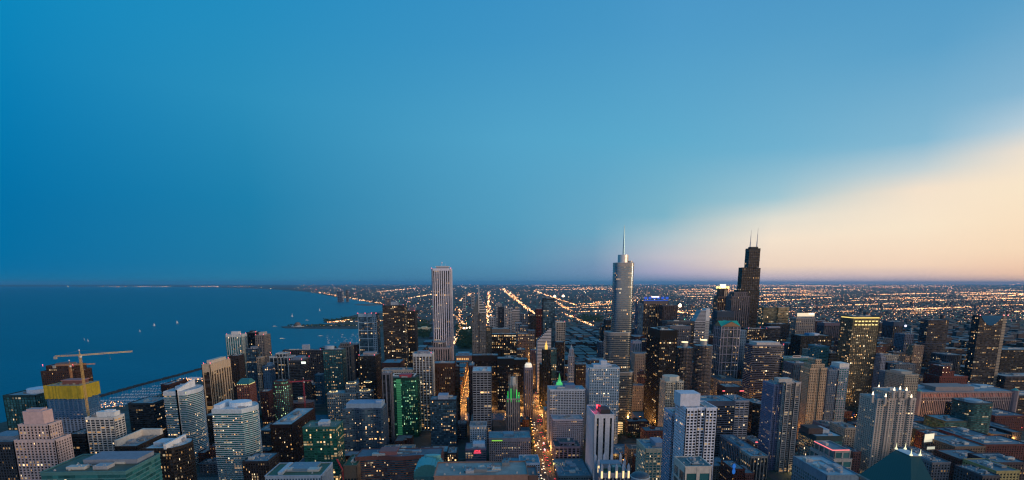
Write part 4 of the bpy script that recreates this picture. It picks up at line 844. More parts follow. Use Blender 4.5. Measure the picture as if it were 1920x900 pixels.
# gothic tower lit in green, clock tower lit in green
GREEN = (.03, 1, .12)
def spires(m, pts): 
    for x_, y_, z0, z1, r in pts: m.tube((x_, y_, z0), (x_, y_, z1), r, .15, 4)
t, cx, z, W_ = root('gothic_tower', 950, 975, 748, 1000, 26, 'stone gothic tower with a crown of buttresses floodlit in green', 'office tower'); a = W_/2; b = 13
z2 = vz(962, 722, 1012); z3 = vz(962, 702, 1012)
body(t, [(rect(-a, a, -b, b), 0, z), (ell(0, 0, a*.62, b*.62, 8), z, z2)], (.42, .38, .36), 'dark', lit=.04, kind='v', bay=3.5, pw=1.6, dp=.8, crown=2)
part(t, 'tracery', lambda m: (spires(m, [(a*.62*cos(k*pi/4), b*.62*sin(k*pi/4), z2-2, z3, .9) for k in range(8)]), m.prism(ell(0, 0, a*.35, b*.35, 8), z2, z3-5)), wall((.62, .60, .56)))
part(t, 'lit_buttress', lambda m: [m.box(x_-.5, x_+.5, -b-.8+abs(x_)*.05, -b+3, z-6, z2-4+k) for x_, k in ((-a*.8, -6), (-a*.35, -1), (a*.5, -3), (a*.85, -8))], emit(GREEN, .5))  # green floodlight on the stone put in as self-glowing strokes
t, cx, z, W_ = root('clock_tower_building', 1043, 1056, 724, 1120, 14, 'white terracotta clock tower with its upper tiers floodlit in green', 'clock tower'); a = W_/2
body(t, [(rect(-a, a, -7, 7), 0, z)], (.6, .56, .46), 'dark', lit=.03, kind='g', bay=3.4, crown=2)
zt = vz(1049, 700, 1125)
part(t, 'lit_tier', lambda m: (m.prism(rect(-a*.8, a*.8, -5.5, 5.5), z, z+6), m.prism(ell(0, 0, a*.5, 3.6, 10), z+6, z+11)), emit((.12, .8, .25), .42))  # tiers and cupola glow by themselves in place of green floodlight
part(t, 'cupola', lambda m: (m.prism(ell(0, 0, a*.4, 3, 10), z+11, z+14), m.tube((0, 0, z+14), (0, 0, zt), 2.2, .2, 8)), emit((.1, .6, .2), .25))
part(t, 'clock', lambda m: m.tube((0, -7.4, z-8), (0, -7.0, z-8), 2.6, None, 16), emit((1, .9, .6), 1.2))

# gold spired tower, white capped tower, white gothic slim tower
t, cx, z, W_ = root('gold_spired_tower', 1018, 1032, 656, 1300, 24, 'dark green stone tower with a gold lit spire on its roof', 'office tower'); a = W_/2
body(t, [(rect(-a, a, -12, 12), 0, z)], (.07, .07, .05), 'black', lit=.06, kind='v', bay=3.2, pw=1.3, crown=3)
part(t, 'gold_spire', lambda m: (m.prism(rect(-3, 3, -3, 3), z, z+9), m.prism(rect(-1.8, 1.8, -1.8, 1.8), z+9, z+15), m.tube((0, 0, z+15), (0, 0, z+21), .8, .2)), emit((1, .55, .12), 1.1))  # lighting of the gold spire put in as its own glow
t, cx, z, W_ = root('capped_limestone_tower', 984, 999, 690, 1180, 26, 'limestone tower with a white glowing cap beside the left edge of the avenue', 'office tower'); a = W_/2
body(t, [(rect(-a, a, -13, 13), 0, z)], (.36, .33, .38), 'dark', lit=.03, kind='v', bay=3.3, pw=1.6, crown=4)
part(t, 'cap', lambda m: (m.prism(ell(0, 0, a*.9, 9, 12), z, z+6), m.prism(ell(0, 0, a*.7, 7, 12), z+6, z+9)), emit((1, .86, .68), .55))  # white lighting of the cap put in as emission
t, cx, z, W_ = root('slim_gothic_tower', 1067, 1077, 668, 1230, 14, 'very slender white gothic tower with a pointed pinnacle', 'office tower'); a = W_/2
body(t, [(rect(-a, a, -7, 7), 0, z), (ell(0, 0, a*.72, 4.6, 8), z, vz(1072, 655, 1235))], (.58, .56, .56), 'dark', lit=.1, kind='g', bay=2.6, pw=1.1, sh=1.2, crown=2)
part(t, 'pinnacle', lambda m: (m.tube((0, 0, vz(1072, 655, 1235)), (0, 0, vz(1072, 646, 1235)), 3.4, .2, 8), spires(m, [(sx_*a*.85, sy_*5, z, z+7, .9) for sx_ in (-1, 1) for sy_ in (-1, 1)])), wall((.66, .64, .62)))

# huge low merchandise block
t, cx, z, W_ = root('merchandise_block', 1722, 1904, 735, 1130, 90, 'enormous wide limestone block with corner turrets behind the low brick district', 'office building'); a = W_/2; b = 45
body(t, [(rect(-a, a, -b, b), 0, z)], (.40, .33, .33), 'dark', lit=.02, fl=.02, kind='v', bay=3.4, pw=1.5, dp=.9, fh=4.5, crown=2, rc=(.22, .3, .36))
part(t, 'lit_colonnade', lambda m: [m.box(-a+4+k*3.4, -a+5.4+k*3.4, -b-1.2, -b-.3, z-11, z-3) for k in range(int((2*a-8)/3.4))], wall((.66, .40, .34)))  # warm light put into the columns' paler wall colour
part(t, 'cornice', lambda m: [m.box(-a-1.5, a+1.5, -b-1.6, -b-.1, zz, zz+1) for zz in (z-2, z-12.5, z-19)], wall((.5, .42, .4)))
for k in (-1, 1):
    part(t, 'corner_turret', lambda m: (m.prism(ell(k*a, -b+1, 7, 7, 8), 0, z+3), ), wall((.36, .31, .32)))
    part(t, 'turret_roof', lambda m: m.tube((k*a, -b+1, z+3), (k*a, -b+1, z+8), 7, .5, 8), plain((.06, .30, .28)))
part(t, 'roof_block', lambda m: (m.prism(rect(-a*.55, a*.25, -b*.7, b*.3), z, z+9)), wall((.42, .37, .36)))
part(t, 'roof_sheds', lambda m: [m.prism(rect(-a*.9+k*24, -a*.9+k*24+15, -b*.2+(k % 3)*8, b*.4+(k % 3)*6), z, z+3+(k % 2)*2) for k in range(9)], plain((.34, .46, .54)))
part(t, 'ground_floor_light', lambda m: [m.box(-a+5+k*6, -a+8+k*6, -b-1.3, -b-1.0, 3, 5.5) for k in range(14)], emit((1, .55, .16), 1.6))

# tower with concave blue glass top
t, cx, z, W_ = root('blue_crescent_tower', 1838, 1882, 592, 1420, 24, 'dark banded office tower with a scooped blue glass crescent at its top', 'office tower'); a = W_/2; b = 12
body(t, [(rect(-a, a, -b, b), 0, z)], (.11, .11, .13), 'black', lit=.06, fl=.05, kind='h', sh=1.1, dp=.3, crown=1)
def cres(m):
    n = 16; d = 26; P = []
    for i in range(n+1):
        f = i/n*2-1; P.append((f*a*.93, z-d*(1-f*f)))
    for i in range(n): m.q([(P[i][0], -b-.7, P[i][1]), (P[i+1][0], -b-.7, P[i+1][1]), (P[i+1][0], -b-.7, z+.4), (P[i][0], -b-.7, z+.4)])
part(t, 'crescent_window', cres, plain((.01, .12, .30), .15, .5, 'blue_glass'))
part(t, 'stair_bay', lambda m: m.box(a, a+13, -b+4, b-6, 0, z-2), plain((.1, .1, .11), .4))
part(t, 'lit_floor_bands', lambda m: [m.box(a-.2, a+13.6, -b+3.4, b-5, 6+k*4.2, 7.4+k*4.2) for k in range(int((z-10)/4.2))], wall((.6, .5, .38)))  # light of the lit floors put into warm coloured bands
for x_ in (-a, a, a+12): beacon(t, x_, -b, z+1.5, (1, .3, .3), 1.1)

# green pyramid roof in the foreground
BP = [at_z(u, v, 168) for u, v in ((1708, 940), (1770, 942), (1690, 884), (1612, 890))]; TP = [at_z(u, v, 185) for u, v in ((1708, 855), (1725, 855), (1697, 843), (1680, 843))]
pcx = sum(p[0] for p in BP)/4; pcy = sum(p[1] for p in BP)/4; BP = [(p[0]-pcx, p[1]-pcy) for p in BP]; TP = [(p[0]-pcx, p[1]-pcy) for p in TP]
t = empty('pyramid_roof_tower', (pcx, pcy, 0), 'dark green copper pyramid roof with four glowing finials at the bottom right', 'skyscraper'); FOOT.append((pcx-30, pcx+30, pcy-34, pcy+30, 'pyramid', 185))
body(t, [(inset(BP, -1.0), 0, 167)], (.4, .36, .33), 'dark', lit=.02, kind='g', bay=4, crown=4)
m_seam, nt, b_ = newmat('seamed_copper'); tcx = node(nt, 'ShaderNodeTexCoord'); wv = node(nt, 'ShaderNodeTexWave', i_Vector=tcx.outputs['Object'], i_Scale=.45, bands_direction='X')
nt.links.new(mix(nt, wv.outputs[1], (.008, .035, .034), (.03, .10, .09)), b_.inputs['Base Color']); b_.inputs['Roughness'].default_value = .5; b_.inputs['Metallic'].default_value = .2
part(t, 'pyramid_roof', lambda m: m.prism(BP, 168.2, 185, p2=TP), m_seam)
part(t, 'eaves', lambda m: m.prism(inset(BP, 1.5), 167, 168.1), wall((.4, .36, .33)))
part(t, 'roof_deck', lambda m: m.prism(inset(TP, .6), 185, 185.4), plain((.5, .56, .62)))
for x_, y_ in TP:
    part(t, 'finial', lambda m: (m.tube((x_, y_, 185.4), (x_, y_, 186.2), .95, .7, 10), m.tube((x_, y_, 186.2), (x_, y_, 187.2), .4, .28, 8), m.tube((x_, y_, 187.2), (x_, y_, 190.0), .26, .05, 6)), emit((1, .9, .5), 1.1))

# tower under construction with nets, two cranes
t, cx, z, W_ = root('tower_under_construction', 94, 157, 772, 790, 34, 'white concrete tower under construction wrapped in yellow and blue netting', 'tower under construction'); a = W_/2; b = 17
zb = z; zy = vz(125, 746, 790); zt = vz(125, 724, 790); zc = vz(125, 714, 800)
body(t, [(rect(-a, a, -b, b), 0, zb), ], (.52, .52, .56), 'black', lit=.02, fl=0, kind='g', bay=5, pw=2, sh=1.2, fh=3.1, crown=0)
def fl_(m):
    n = int((zt-zb)/3.2)
    for k in range(n+1): m.prism(rect(-a, a, -b, b), zb+k*3.2, zb+k*3.2+.4)
    for i in range(8):
        for y_ in (-b+.6, b-.6): m.box(-a+i*(2*a-1)/7, -a+i*(2*a-1)/7+1, y_-.5, y_+.5, zb, zt)
part(t, 'concrete_frame', fl_, wall((.5, .5, .52)))
def netm(c, al=.85):
    m_, nt, b_ = newmat('safety_net'); tt = node(nt, 'ShaderNodeTexCoord'); n_ = node(nt, 'ShaderNodeTexNoise', i_Vector=tt.outputs['Object'], i_Scale=.25, i_Detail=5.0)
    vv = node(nt, 'ShaderNodeTexVoronoi', i_Vector=tt.outputs['Object'], i_Scale=.22, distance='CHEBYCHEV')
    nt.links.new(mix(nt, mth(nt, 'MULTIPLY', n_.outputs[0], vv.outputs[0]), c, tuple(x*.35 for x in c)), b_.inputs['Base Color']); b_.inputs['Roughness'].default_value = .8; b_.inputs['Alpha'].default_value = al; return m_
def net(m, z0, z1, d, waves):
    n = 24; rr = random.Random(4)
    ring = []
    for (x0, y0, x1, y1) in ((-a-d, -b-d, a+d, -b-d), (a+d, -b-d, a+d, b+d), (a+d, b+d, -a-d, b+d), (-a-d, b+d, -a-d, -b-d)):
        for i in range(n): f = i/n; ring.append((x0+(x1-x0)*f+rr.uniform(-.4, .4), y0+(y1-y0)*f+rr.uniform(-.4, .4), rr.uniform(-waves, waves)))
    N = len(ring)
    for i in range(N):
        p, q = ring[i], ring[(i+1) % N]
        m.q([(p[0], p[1], z0+p[2]), (q[0], q[1], z0+q[2]), (q[0], q[1], z1), (p[0], p[1], z1)])
part(t, 'blue_net', lambda m: net(m, zb-9, zy+1, 1.0, 3), netm((.03, .16, .36), .6))
part(t, 'yellow_net', lambda m: net(m, zy-1, zt+1, 2.2, .8), netm((.50, .38, .02), .92))
part(t, 'top_deck', lambda m: (m.prism(rect(-a-1, a+1, -b-1, b+1), zt, zt+.6), [m.box(-a+3+k*9, -a+6+k*9, -8, 8, zt+.6, zt+1.6+(k % 2)) for k in range(5)]), plain((.3, .27, .2)))
part(t, 'lift_core', lambda m: m.prism(rect(-a*.35, a*.75, -7, 9), zt, zc), wall((.32, .18, .16)))
part(t, 'core_rail', lambda m: m.prism(rect(-a*.4, a*.8, -8, 10), zc, zc+1), wall((.5, .3, .28)))
def lattice(m, A, B, w_, n, tri=False):
    A = Vector(A); B = Vector(B); d = (B-A).normalized(); x = d.orthogonal().normalized() if abs(d.z) < .9 else Vector((1, 0, 0)); 
    if abs(d.z) < .9: x = Vector((-d.y, d.x, 0)).normalized()
    y = d.cross(x); cs = [x*w_/2+y*w_/2, -x*w_/2+y*w_/2, -x*w_/2-y*w_/2, x*w_/2-y*w_/2]
    for c_ in cs: m.tube(A+c_, B+c_, .2*w_/1.6, None, 4)
    for k in range(n):
        p = A.lerp(B, k/n); q = A.lerp(B, (k+1)/n)
        for i in range(4): m.tube(p+cs[i], q+cs[(i+1) % 4], .11*w_/1.6, None, 3); m.tube(p+cs[i], p+cs[(i+1) % 4], .11*w_/1.6, None, 3)
def crane(label, top, foot_x, foot_y, D, jib, cjib, w_, c, tz=0):
    zz = vz(*top, D); x0 = at_y(top[0], top[1], D)[0]
    t = empty('tower_crane', (x0, D, 0), label, 'tower crane')
    pm = plain(c, .5)
    part(t, 'mast', lambda m: lattice(m, (0, 0, 0), (0, 0, zz), w_, int(zz/w_/1.6)), pm)
    part(t, 'slewing_ring', lambda m: m.prism(rect(-w_*.8, w_*.8, -w_*.8, w_*.8), zz, zz+.8), pm)
    jx, jy = jib; 
    part(t, 'jib', lambda m: lattice(m, (0, 0, zz+1.6), (jx, jy, zz+1.6), w_*.75, int(Vector((jx, jy)).length/2.2)), plain(tuple(min(1, x*1.3) for x in c), .5))
    cx_, cy_ = cjib
    part(t, 'counter_jib', lambda m: lattice(m, (0, 0, zz+1.6), (cx_, cy_, zz+1.6), w_*.75, 8), pm)
    part(t, 'counterweight', lambda m: m.box(cx_-1.6, cx_+1.6, cy_-1.2, cy_+1.2, zz-2.4, zz+1.2), plain((.4, .38, .35)))
    part(t, 'cab', lambda m: m.box(w_*.5, w_*.5+1.8, -2.4, -.6, zz-1.6, zz+1), plain((.8, .78, .7)))
    ap = zz+w_*4
    part(t, 'tower_head', lambda m: (m.tube((-w_*.4, 0, zz+1), (0, 0, ap), .3, .2, 4), m.tube((w_*.4, 0, zz+1), (0, 0, ap), .3, .2, 4)), pm)
    part(t, 'tie_cable', lambda m: (m.tube((0, 0, ap), (jx*.7, jy*.7, zz+2.4), .09, None, 3), m.tube((0, 0, ap), (cx_*.8, cy_*.8, zz+2.4), .09, None, 3)), plain((.2, .2, .2)))
    part(t, 'hoist_rope', lambda m: (m.tube((jx*.55, jy*.55, zz+1), (jx*.55, jy*.55, zz-6), .08, None, 3), m.box(jx*.55-.5, jx*.55+.5, jy*.55-.5, jy*.55+.5, zz-7, zz-6)), plain((.2, .2, .2)))
    beacon(t, 0, 0, ap+.5, (1, .8, .8), .45, 2)
    return t
crane('tall orange tower crane in front of the yellow net, its long jib over the lake', (150, 668), 0, 0, 768, (45, 40), (-25, -10), 2.0, (.66, .42, .14))
crane('smaller orange crane rising behind the yellow netted tower', (131, 686), 0, 0, 838, (30, 10), (-18, -6), 2.0, (.50, .24, .10))
crane('slim red tower crane beside the round concrete building under construction', (569, 716), 0, 0, 1110, (-47, -14), (16, 5), 1.9, (.55, .06, .09))
t = empty('luffing_crane', (at_y(642, 880, 700)[0], 700, 0), 'small red crane arm poking up above the tan brick block', 'crane')
zc = vz(642, 880, 700)
part(t, 'mast', lambda m: lattice(m, (0, 0, 0), (0, 0, zc), 1.4, 30), plain((.5, .05, .05))); part(t, 'jib', lambda m: lattice(m, (0, 0, zc), (-6, -2, zc+15), 1.2, 9), plain((.7, .05, .07)))

# white tower with curved glass side and tall white fin
t, cx, z, W_ = root('finned_apartment_tower', 307, 349, 735, 900, 60, 'white and teal tower with a swept white fin wall and a curved banded side', 'apartment tower'); a = W_/2; b = 30
q = [(-a, -b), (a*.15, -b), (a*.2, -b), (a*.85, -b+1)]
for i in range(1, 13): an = pi*i/13; q.append((a*.85+a*.35*sin(an)*1.2, -b+1+(2*b-2)*i/13))
q += [(a*.6, b), (-a, b)]
body(t, [(q, 0, z)], (.66, .68, .70), 'tealb', lit=.06, kind='h', sh=1.05, fh=3.1, dp=.9, crown=6, rc=(.5, .54, .58), wpart='floor_bands')
zf0 = vz(330, 733, 900); zf1 = vz(362, 716, 950)
part(t, 'fin_wall', lambda m: (m.q([(a*.12, -b-2, 0), (a*.28, -b-2, 0), (a*.28, -b-2, z+4), (a*.12, -b-2, z+4)]), m.prism([(a*.12, -b-2), (a*.28, -b-2), (a*.28, b*.8), (a*.12, b*.8)], 0, z+4), m.q([(a*.12, -b-2, z+4), (a*.28, -b-2, z+4), (a*.28, b*.8, z+13), (a*.12, b*.8, z+13)]), m.q([(a*.28, -b-2, z+4), (a*.28, b*.8, z+4), (a*.28, b*.8, z+13)]), m.q([(a*.12, b*.8, z+4), (a*.12, -b-2, z+4), (a*.12, b*.8, z+13)])), wall((.78, .76, .74)))
part(t, 'penthouse', lambda m: (m.box(-a*.7, -a*.2, -b*.2, b*.5, z, z+5), m.box(-a*.6, 0, b*.2, b*.25, z+5, z+7)), wall((.6, .62, .64)))
part(t, 'lit_cornice', lambda m: m.prism([(a*.32, -b-.4), (a*.9, -b+.4), (a*1.1, -b+12), (a*.95, -b+12), (a*.8, -b+3), (a*.32, -b+2)], z-2.6, z-1.2), emit((.75, .85, .4), .45))

# white framed blue glass tower
t, cx, z, W_ = root('white_framed_tower', 671, 705, 589, 1640, 50, 'blue glass tower divided by a white frame of large squares with red lights on top', 'office tower'); a = W_/2; b = 25
body(t, [(rect(-a, a, -b, b), 0, z)], (.09, .17, .22), 'blue', lit=.03, kind='c', pw=.3, sh=.6, dp=.2, crown=6, rc=(.1, .12, .15))
def fr(m):
    for x_ in (-a, 0, a*.62, a*.8, a): m.box(x_-.8, x_+.8, -b-1.4, -b-.3, 0, z+2)
    k = 0
    while z-k*24 > 10: m.box(-a-.8, a+.8, -b-1.3, -b-.3, z-k*24-1.0, z-k*24+1.0); k += 1
    m.box(-a-1, a+1, -b-1.4, -b-.3, z-8, z+2)
part(t, 'white_frame', fr, wall((.46, .56, .62)))
part(t, 'ladder_balconies', lambda m: [m.box(a*.62, a*.98, -b-1.2, -b-.3, 6+k*6, 7.6+k*6) for k in range(int(z/6)-1)], wall((.4, .5, .55)))
for f in (-1, -.2, .5, 1): beacon(t, f*a, -b, z+3, r=1.1)

# green lit glass tower with a vertical green strip
t, cx, z, W_ = root('green_strip_tower', 731, 782, 709, 1060, 36, 'dark green glass tower with a bright green vertical light strip and a red roof box', 'office tower'); a = W_/2; b = 18
body(t, [([(-a, -b), (a*.85, -b), (a, -b+4), (a, b), (-a, b)], 0, z)], (.02, .13, .10), 'green', lit=.16, fl=.03, warm=2, kind='c', pw=.3, sh=.7, bay=3.6, dp=.25, crown=5, k=.7, rc=(.1, .16, .16))
part(t, 'green_light_strip', lambda m: m.box(-a*.55, -a*.22, -b-1, -b-.2, 2, z-2), emit((.05, .30, .13), .26))
part(t, 'strip_ribs', lambda m: [m.box(-a*.56, -a*.21, -b-1.3, -b-.95, 4+k*3.6, 4.9+k*3.6) for k in range(int((z-8)/3.6))], plain((.03, .16, .09)))
part(t, 'roof_box', lambda m: m.box(-a*.35, a*.5, -b*.5, b*.6, z, z+5), plain((.4, .05, .07)))
part(t, 'roof_rail', lambda m: [m.box(x0, x1, y0, y1, z+3, z+4.6) for x0, x1, y0, y1 in ((-a*.9, a*.8, b*.8, b*.9), (-a*.9, -a*.82, -b*.6, b*.9), (a*.72, a*.8, -b*.8, b*.9), (-a*.9, -a*.4, -b*.7, -b*.6))], plain((.6, .64, .66)))

# brick block with green hipped roof
t, cx, z, W_ = root('hipped_roof_block', 444, 466, 722, 1050, 32, 'brick and white gridded block with a dark teal hipped roof and lit cornice', 'apartment tower'); a = W_/2; b = 16
body(t, [(rect(-a, a, -b, b), 0, z)], (.34, .17, .14), 'dark', lit=.07, kind='g', bay=4, pw=1.2, sh=1.1, fh=3.2, crown=2)
part(t, 'hipped_roof', lambda m: m.prism(rect(-a-.5, a+.5, -b-.5, b+.5), z+2, z+10, p2=rect(-a*.75, a*.75, -b*.3, b*.3)), plain((.03, .16, .17)))
part(t, 'cornice_light', lambda m: [m.box(-a+1+k*4, -a+2.4+k*4, -b-.9, -b-.5, z+.4, z+1.6) for k in range(int(2*a/4))]+[m.box(a+.5, a+.9, -b+1+k*4, -b+2.4+k*4, z+.4, z+1.6) for k in range(7)], emit((.9, .85, .35), 1.1))

# crowned hotel (three lit crowns)
t, cx, z, W_ = root('crowned_hotel', 613, 668, 738, 1130, 34, 'grey gridded hotel slab carrying three light ringed crowns', 'hotel tower'); a = W_/2; b = 17
zz2 = vz(655, 722, 1130)
body(t, [(rect(-a, a, -b, b), 0, z), (rect(a*.25, a*.98, -b+5, b-3), z+.1, zz2-1)], (.34, .40, .42), 'dark', lit=.13, kind='g', bay=3.2, pw=1.1, sh=1.3, fh=3.1, crown=2)
q = ell(a+15, -4, 17, 17, 24); G = MB(); Wm = MB(); facade(G, Wm, q, 0, z+3, kind='h', fh=3.1, bay=3.4, sh=1.3, dp=.7, crown=2); G.build('curtain_wall', glass('dark', .08, 0), t); Wm.build('floor_bands', wall((.46, .46, .46)), t); roof_bits(t, q, z+3, (.4, .4, .4), (.2, .2, .22), 0)
for x_, y_, zq, r in ((-a*.7, 0, z, 9), (a*.55, 0, zz2, 11), (a+15, -4, z+3, 12), (a+19, 10, zz2, 9)):
    part(t, 'crown', lambda m: m.tube((x_, y_, zq), (x_, y_, zq+4), r*.7, r*.62, 20), wall((.45, .38, .3)))
    part(t, 'crown_light', lambda m: [m.ball((x_+r*.85*cos(k*pi/7), y_+r*.85*sin(k*pi/7), zq+1.6), .75) for k in range(14)], emit((1, .72, .32), 2.2))

# round concrete building under construction
t, cx, z, W_ = root('round_concrete_frame', 536, 583, 757, 1122, 44, 'round concrete building frame under construction with a pale core', 'building under construction'); r = W_/2
def rings(m):
    n = int(z/3.6)
    for k in range(n+1): m.prism(ell(0, 0, r, r*.8, 32), z-k*3.6-.5, z-k*3.6)
part(t, 'floor_slabs', rings, wall((.42, .25, .22)))
part(t, 'columns', lambda m: [m.tube((r*.9*cos(k*pi/10), r*.72*sin(k*pi/10), 0), (r*.9*cos(k*pi/10), r*.72*sin(k*pi/10), z), .5, None, 5) for k in range(20)]+[m.prism(ell(0, 0, r*.6, r*.5, 20), 0, z-1)], plain((.10, .08, .08)))
part(t, 'core', lambda m: (m.box(-6, 6, -5, 7, z, z+9), m.box(-8, 4, -6, 3, z+9, z+10)), wall((.52, .45, .4)))
part(t, 'work_light', lambda m: [m.ball((-4+k*3, -6, z+8.5), .7) for k in range(3)], emit((1, .8, .5), 3))

# spotlit turreted building, domed roof, glass atrium
t, cx, z, W_ = root('turreted_building', 1128, 1178, 890, 520, 34, 'pale building with uplit stone turrets and a roof garden at the bottom', 'building'); a = W_/2; b = 17
body(t, [(rect(-a, a, -b, b), 0, z)], (.5, .48, .52), 'dark', lit=.05, kind='v', bay=4, crown=3, rc=(.04, .08, .03), par=2)
T8 = [(-a, -b), (-a*.45, -b), (a*.1, -b), (a*.6, -b), (a, -b), (-a, 0), (-a, b), (a, 0), (a, b), (-a*.3, b), (a*.3, b)]
for i, (x_, y_) in enumerate(T8):
    part(t, 'turret', lambda m: (m.prism(rect(x_-1.2, x_+1.2, y_-1.2, y_+1.2), z-4, z+9), m.tube((x_, y_, z+9), (x_, y_, z+12), 1.3, .2, 4)), wall((.55, .56, .60)))
    if i < 6: part(t, 'uplight', lambda m: m.box(x_-.8, x_+.8, y_-1.9, y_-1.3, z-3, z+4), emit((1, .66, .3), 1.3))
part(t, 'glass_lantern', lambda m: m.prism(rect(-2, 7, -b+2, -b+10), z, z+7), plain((.05, .22, .24), .2, .3))
part(t, 'roof_wall', lambda m: m.prism(rect(-a+3, a-3, 2, b-2), z, z+5), wall((.4, .42, .46)))
t, cx, z, W_ = root('domed_building', 1188, 1222, 900, 440, 16, 'low round dome with a pale rim at the very bottom edge', 'building'); a = W_/2
part(t, 'wall', lambda m: m.prism(ell(0, 0, a, a, 28), 0, z), wall((.4, .42, .45)))
part(t, 'rim', lambda m: m.prism(ell(0, 0, a+.5, a+.5, 28), z, z+.8), plain((.5, .56, .6)))
part(t, 'dome', lambda m: [m.prism(ell(0, 0, a*cos(k*pi/14), a*cos(k*pi/14), 24), z+.8+a*.45*sin(k*pi/14), z+.8+a*.45*sin((k+1)*pi/14), p2=ell(0, 0, a*cos((k+1)*pi/14)+.05, a*cos((k+1)*pi/14)+.05, 24)) for k in range(6)], plain((.08, .10, .13), .4, .4))
t, cx, z, W_ = root('glass_atrium_building', 776, 828, 895, 640, 40, 'teal glass building with a curved faceted glass roof at the bottom', 'building'); a = W_/2; b = 20
body(t, [(rect(-a, a, -b, b), 0, z)], (.10, .26, .28), 'teal', lit=.02, kind='c', pw=.3, sh=.7, crown=3, rc=(.1, .3, .34))
part(t, 'glass_vault', lambda m: [m.prism([(-a*cos(k*pi/12), -b), (-a*cos((k+1)*pi/12), -b), (-a*cos((k+1)*pi/12), b), (-a*cos(k*pi/12), b)], z, z+3+13*max(.05, sin((k+.5)*pi/12))) for k in range(12)], plain((.08, .30, .32), .2, .4, 'glass'))
part(t, 'vault_rim', lambda m: m.prism(ell(3, b-4, a*.6, 4, 16), z+10, z+17), plain((.14, .42, .44), .4))

# billboards
def billboard(u0, u1, v0, v1, D, label, tiltd):
    x0, _, z1 = at_y(u0, v0, D); x1 = at_y(u1, v0, D)[0]; z0 = vz(u0, v1, D); W_ = x1-x0
    t = empty('billboard', ((x0+x1)/2, D, 0), label, 'billboard', rz=tiltd)
    part(t, 'panel', lambda m: m.box(-W_/2, W_/2, -.3, .3, z0, z1), plain((.3, .3, .3)))
    part(t, 'lit_face', lambda m: m.box(-W_/2+.5, W_/2-.5, -.5, -.35, z0+.5, z1-.5), emit((.92, .85, .62), .62))
    part(t, 'post', lambda m: [m.tube((k*W_*.3, .6, 0), (k*W_*.3, .6, z0), .4) for k in (-1, 1)], plain((.2, .2, .2)))
    part(t, 'lamp_rail', lambda m: m.box(-W_/2, W_/2, -2.0, -1.6, z0-.8, z0-.4), plain((.3, .3, .3)))
billboard(1731, 1755, 813, 829, 800, 'larger blank lit billboard over the low brick district', .25)
billboard(1737, 1754, 837, 843, 790, 'smaller blank lit billboard below the larger one', .1)

# signs and small lit features on roofs
def sign(name, label, u, v, D, w_, h_, c, s, rz=0, cat='sign'):
    x, _, z = at_y(u, v, D); t = empty(name, (x, D, z), label, cat, rz=rz)
    part(t, 'frame', lambda m: m.box(-w_/2, w_/2, .2, .5, -h_/2, h_/2), plain((.1, .1, .1))); return t
def letters(t, txt, size, c, s, y=-.1, z=0):
    cu = bpy.data.curves.new('lettering', 'FONT'); cu.body = txt; cu.size = size; cu.extrude = .08; cu.align_x = 'CENTER'; cu.align_y = 'CENTER'
    tmp = bpy.data.objects.new('lettering_curve', cu); C.objects.link(tmp); bpy.context.view_layer.update(); me = bpy.data.meshes.new_from_object(tmp.evaluated_get(bpy.context.evaluated_depsgraph_get())); bpy.data.objects.remove(tmp); me.materials.clear(); me.materials.append(emit(c, s)); o = bpy.data.objects.new('lettering', me); C.objects.link(o); o.parent = t; o.rotation_euler = (pi/2, 0, 0); o.location = (0, y, z); return o
t = sign('neon_sign', 'red neon lettering on the small glass building in the centre', 895, 847, 882, 15, 5.6, None, 0); letters(t, 'APNE', 4.2, (1, .05, .1), 2.4, z=1.2); part(t, 'underline', lambda m: m.box(-6, 6, -.1, .1, -2.6, -1.6), emit((1, .08, .16), 1.8))
t = sign('neon_sign', 'small red neon lettering low on the roofline by the big tan panelled building', 890, 866.8, 900, 14, 2.6, None, 0); letters(t, 'Towne', 2.8, (1, .05, .1), 2.2)
t = sign('roof_sign', 'glowing red script sign on the roof of the white slab tower', 1122, 763, 834, 9, 8, None, 0, rz=-.9)
part(t, 'glyph', lambda m: (m.tube((-2.8, -.4, 2.6), (-1.6, -.4, -2.0), .8), m.tube((-1.6, -.4, -2.0), (1.2, -.4, .6), .7), m.tube((1.2, -.4, .6), (2.6, -.4, -2.8), .8), m.tube((-2.8, -.4, 2.6), (-.6, -.4, 3), .6)), emit((1, .12, .16), 2.6))
part(t, 'glow_panel', lambda m: m.box(-4.3, 4.3, -.25, .15, -3.8, 3.8), emit((.8, .02, .06), .5))
pl = bpy.data.lights.new('sign_glow', 'POINT'); pl.energy = 9000; pl.color = (1, .1, .2); pl.shadow_soft_size = 2; po = bpy.data.objects.new('sign_glow', pl); C.objects.link(po); po.location = (at_y(1117, 768, 822)[0]-4, 818, vz(1117, 766, 822)+4)
for (u, v, D, w_, lab) in ((1424, 829, 893, 14, 'red lit bar sign on the low block left of the concave tower'), (1391, 733, 1115, 9, 'red lit strip right on the dark block before the green pedimented tower'), (1357, 733, 1115, 5, 'red lit strip left on the dark block before the green pedimented tower')):
    t = sign('light_bar', lab, u, v, D, w_, 2, None, 0); part(t, 'tube', lambda m: m.box(-w_/2, w_/2, -.2, .2, -.9, .9), emit((1, .16, .18), 1.5))
t = sign('roof_sign', 'bright white lit sign panel on the dark banded office tower', 569, 680, 1276, 10, 6, None, 0); part(t, 'panel', lambda m: m.box(-5, 5, -.2, .15, -2.5, 2.5), emit((.9, 1, .8), 1.3))
